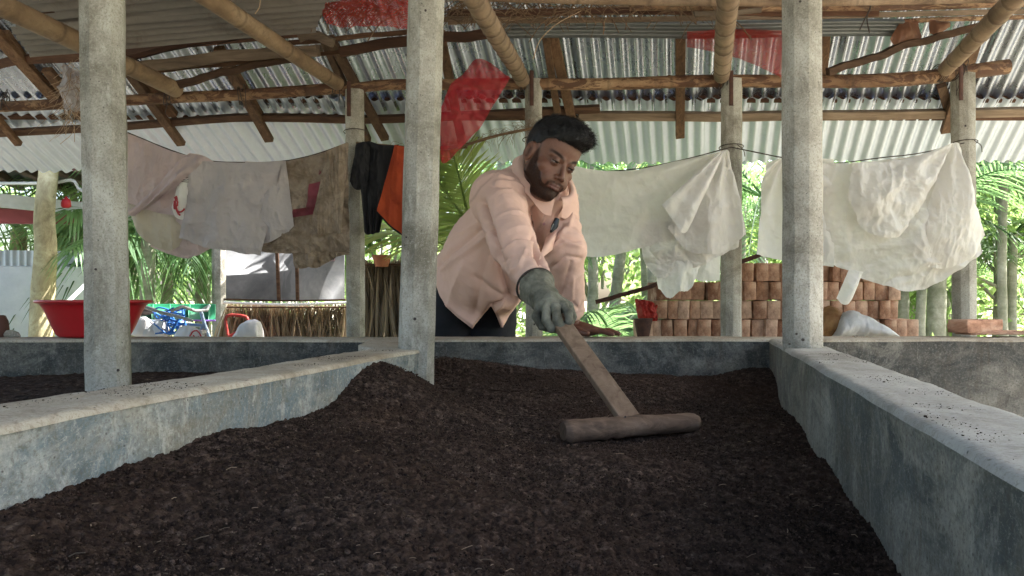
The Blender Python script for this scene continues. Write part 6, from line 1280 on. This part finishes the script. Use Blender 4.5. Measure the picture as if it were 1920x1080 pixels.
# glove on the right hand
GP = lambda x, y, D: P(x, y, D)
def glovef(p):
    c0, c1, c2 = GP(1003, 535, 2.14), GP(1018, 556, 2.085), GP(1030, 576, 2.03)
    d = chain(p, [c0, c1, c2], [.053, .038, .036], .012); ax = nrm(c1 - c0); d = smax(d, -((p - c0) @ ax) + .004, .003); inner = smax(cap(p, c0 - ax * .03, c0 + ax * .04, .044, .030), -((p - c0) @ ax) - .2, .003); d = smax(d, -inner, .004)
    d = smin(d, ell(p, GP(1036, 583, 2.02), (.037, .034, .036)), .016)
    for pts, r_ in (([(1010, 574, 2.02), (1005, 594, 1.985), (1016, 612, 1.98), (1034, 618, 2.0)], .0106), ([(1024, 578, 1.99), (1024, 600, 1.955), (1034, 616, 1.96), (1046, 618, 1.985)], .0112), ([(1042, 576, 1.985), (1045, 598, 1.95), (1051, 612, 1.955), (1054, 612, 1.985)], .0112), ([(1056, 572, 2.0), (1066, 588, 1.96), (1067, 602, 1.955), (1060, 608, 1.98)], .0106), ([(1046, 560, 2.03), (1066, 574, 2.03), (1074, 594, 2.01), (1068, 608, 1.99)], .0106)):
        d = smin(d, chain(p, [GP(*q_) for q_ in pts], [r_, r_ * 1.02, r_ * .95, r_ * .85], .003), .0022)
    return d
V8, Q8 = nets(glovef, (.02, 1.90, .78), (.20, 2.22, .99), .003); N8 = vnorm(V8, Q8); hy8_ = proj(V8)[1]; V8 = V8 + N8 * (.0034 * ridged(V8 * A([26, 26, 34]), 3, 6) * smooth(590, 560, hy8_) + .001 * fbm(V8 * 120, 2, 3))[:, None]
hx8, hy8 = proj(V8); dark = .35 + .65 * smooth(14, 24, hy8 * 0 + np.hypot(hx8 - 1012, hy8 - 612)) ; ax = nrm(GP(1022, 556, 2.07) - GP(1005, 532, 2.13)); rimd = (V8 - GP(1005, 532, 2.13)) @ ax; dirt = 1 - .45 * smooth(-.1, .5, fbm(V8 * 35, 4, 9)); cg = dirt * (1 - .85 * (rimd < .001)); cg = cg * (1 - .6 * np.exp(-((hx8 - 1010)**2 / 90. + (hy8 - 598)**2 / 500.))) * (1 - .6 * np.exp(-((hx8 - 1052)**2 / 20. + (hy8 - 592)**2 / 160.))) * (1 + .35 * np.exp(-((hx8 - 1030)**2 / 300. + (hy8 - 575)**2 / 300.)))  # besides dirt, finger shade and a back-of-hand highlight are painted into the colour
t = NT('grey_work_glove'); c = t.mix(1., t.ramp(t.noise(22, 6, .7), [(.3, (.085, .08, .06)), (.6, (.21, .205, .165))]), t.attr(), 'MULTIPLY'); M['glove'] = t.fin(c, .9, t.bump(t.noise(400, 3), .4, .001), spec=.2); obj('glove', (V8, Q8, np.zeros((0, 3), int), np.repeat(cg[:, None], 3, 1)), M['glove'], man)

m = MB(); a_ = np.linspace(0, 2*np.pi, 40); c0 = GP(1003, 535, 2.14); e_a = nrm(np.cross(ax, [0, 0, 1.])); e_b = np.cross(ax, e_a); m.tube(c0 + ax * .004 + .052 * (np.cos(a_)[:, None] * e_a + np.sin(a_)[:, None] * e_b), .0032, 6, caps=False)
gl_ = [o for o in man.children if o.name.startswith('glove')][0]; o = obj('cuff_hem', m, M['wire'], None, loc=WLOC[man.name]); o.parent = gl_; o.location = (0, 0, 0)

# ------------------------------------------------------------ the rake
RA, RB = P(1043, 594, 2.0), P(1181, 787, 1.66)
rk = thing('wooden_rake', (*P(1180, 800, 1.66)[:2], .60), 'wooden rake with flat handle and thick round log head dragged over the compost', 'rake')
m = MB(); pts = resamp(A([RA, (RA + RB) / 2, RB]), 24); m.beam(pts, .043, .020, up=(.1, -.85, .5)); M['rakewood'] = wood('pale_rake_wood', (.15, .10, .07), (.36, .265, .19), (.50, .39, .30), ax=2); obj('handle', m, M['rakewood'], rk, auto=30)
a, b = P(1056, 810, 1.60), P(1309, 791, 1.705); pts = resamp(A([a, a * .5 + b * .5 + A([0, 0, .001]), b]), 60); s_ = np.linspace(0, 1, 60); rad = .0245 * (1 - .22 * s_) * np.minimum(1, .72 + 9 * np.minimum(s_, 1 - s_)); m = MB(); m.tube(pts, rad, 22, wob=.16, seed=4)
M['rakehead'] = wood('worn_log_wood', (.045, .03, .022), (.19, .135, .10), (.36, .28, .215), ax=0); obj('head', m, M['rakehead'], rk)
m = MB(); q = P(1172, 782, 1.625); m.tube(A([q, q + A([0, -.004, .001])]), .0022, 6); obj('nail', m, M['wire'], rk)
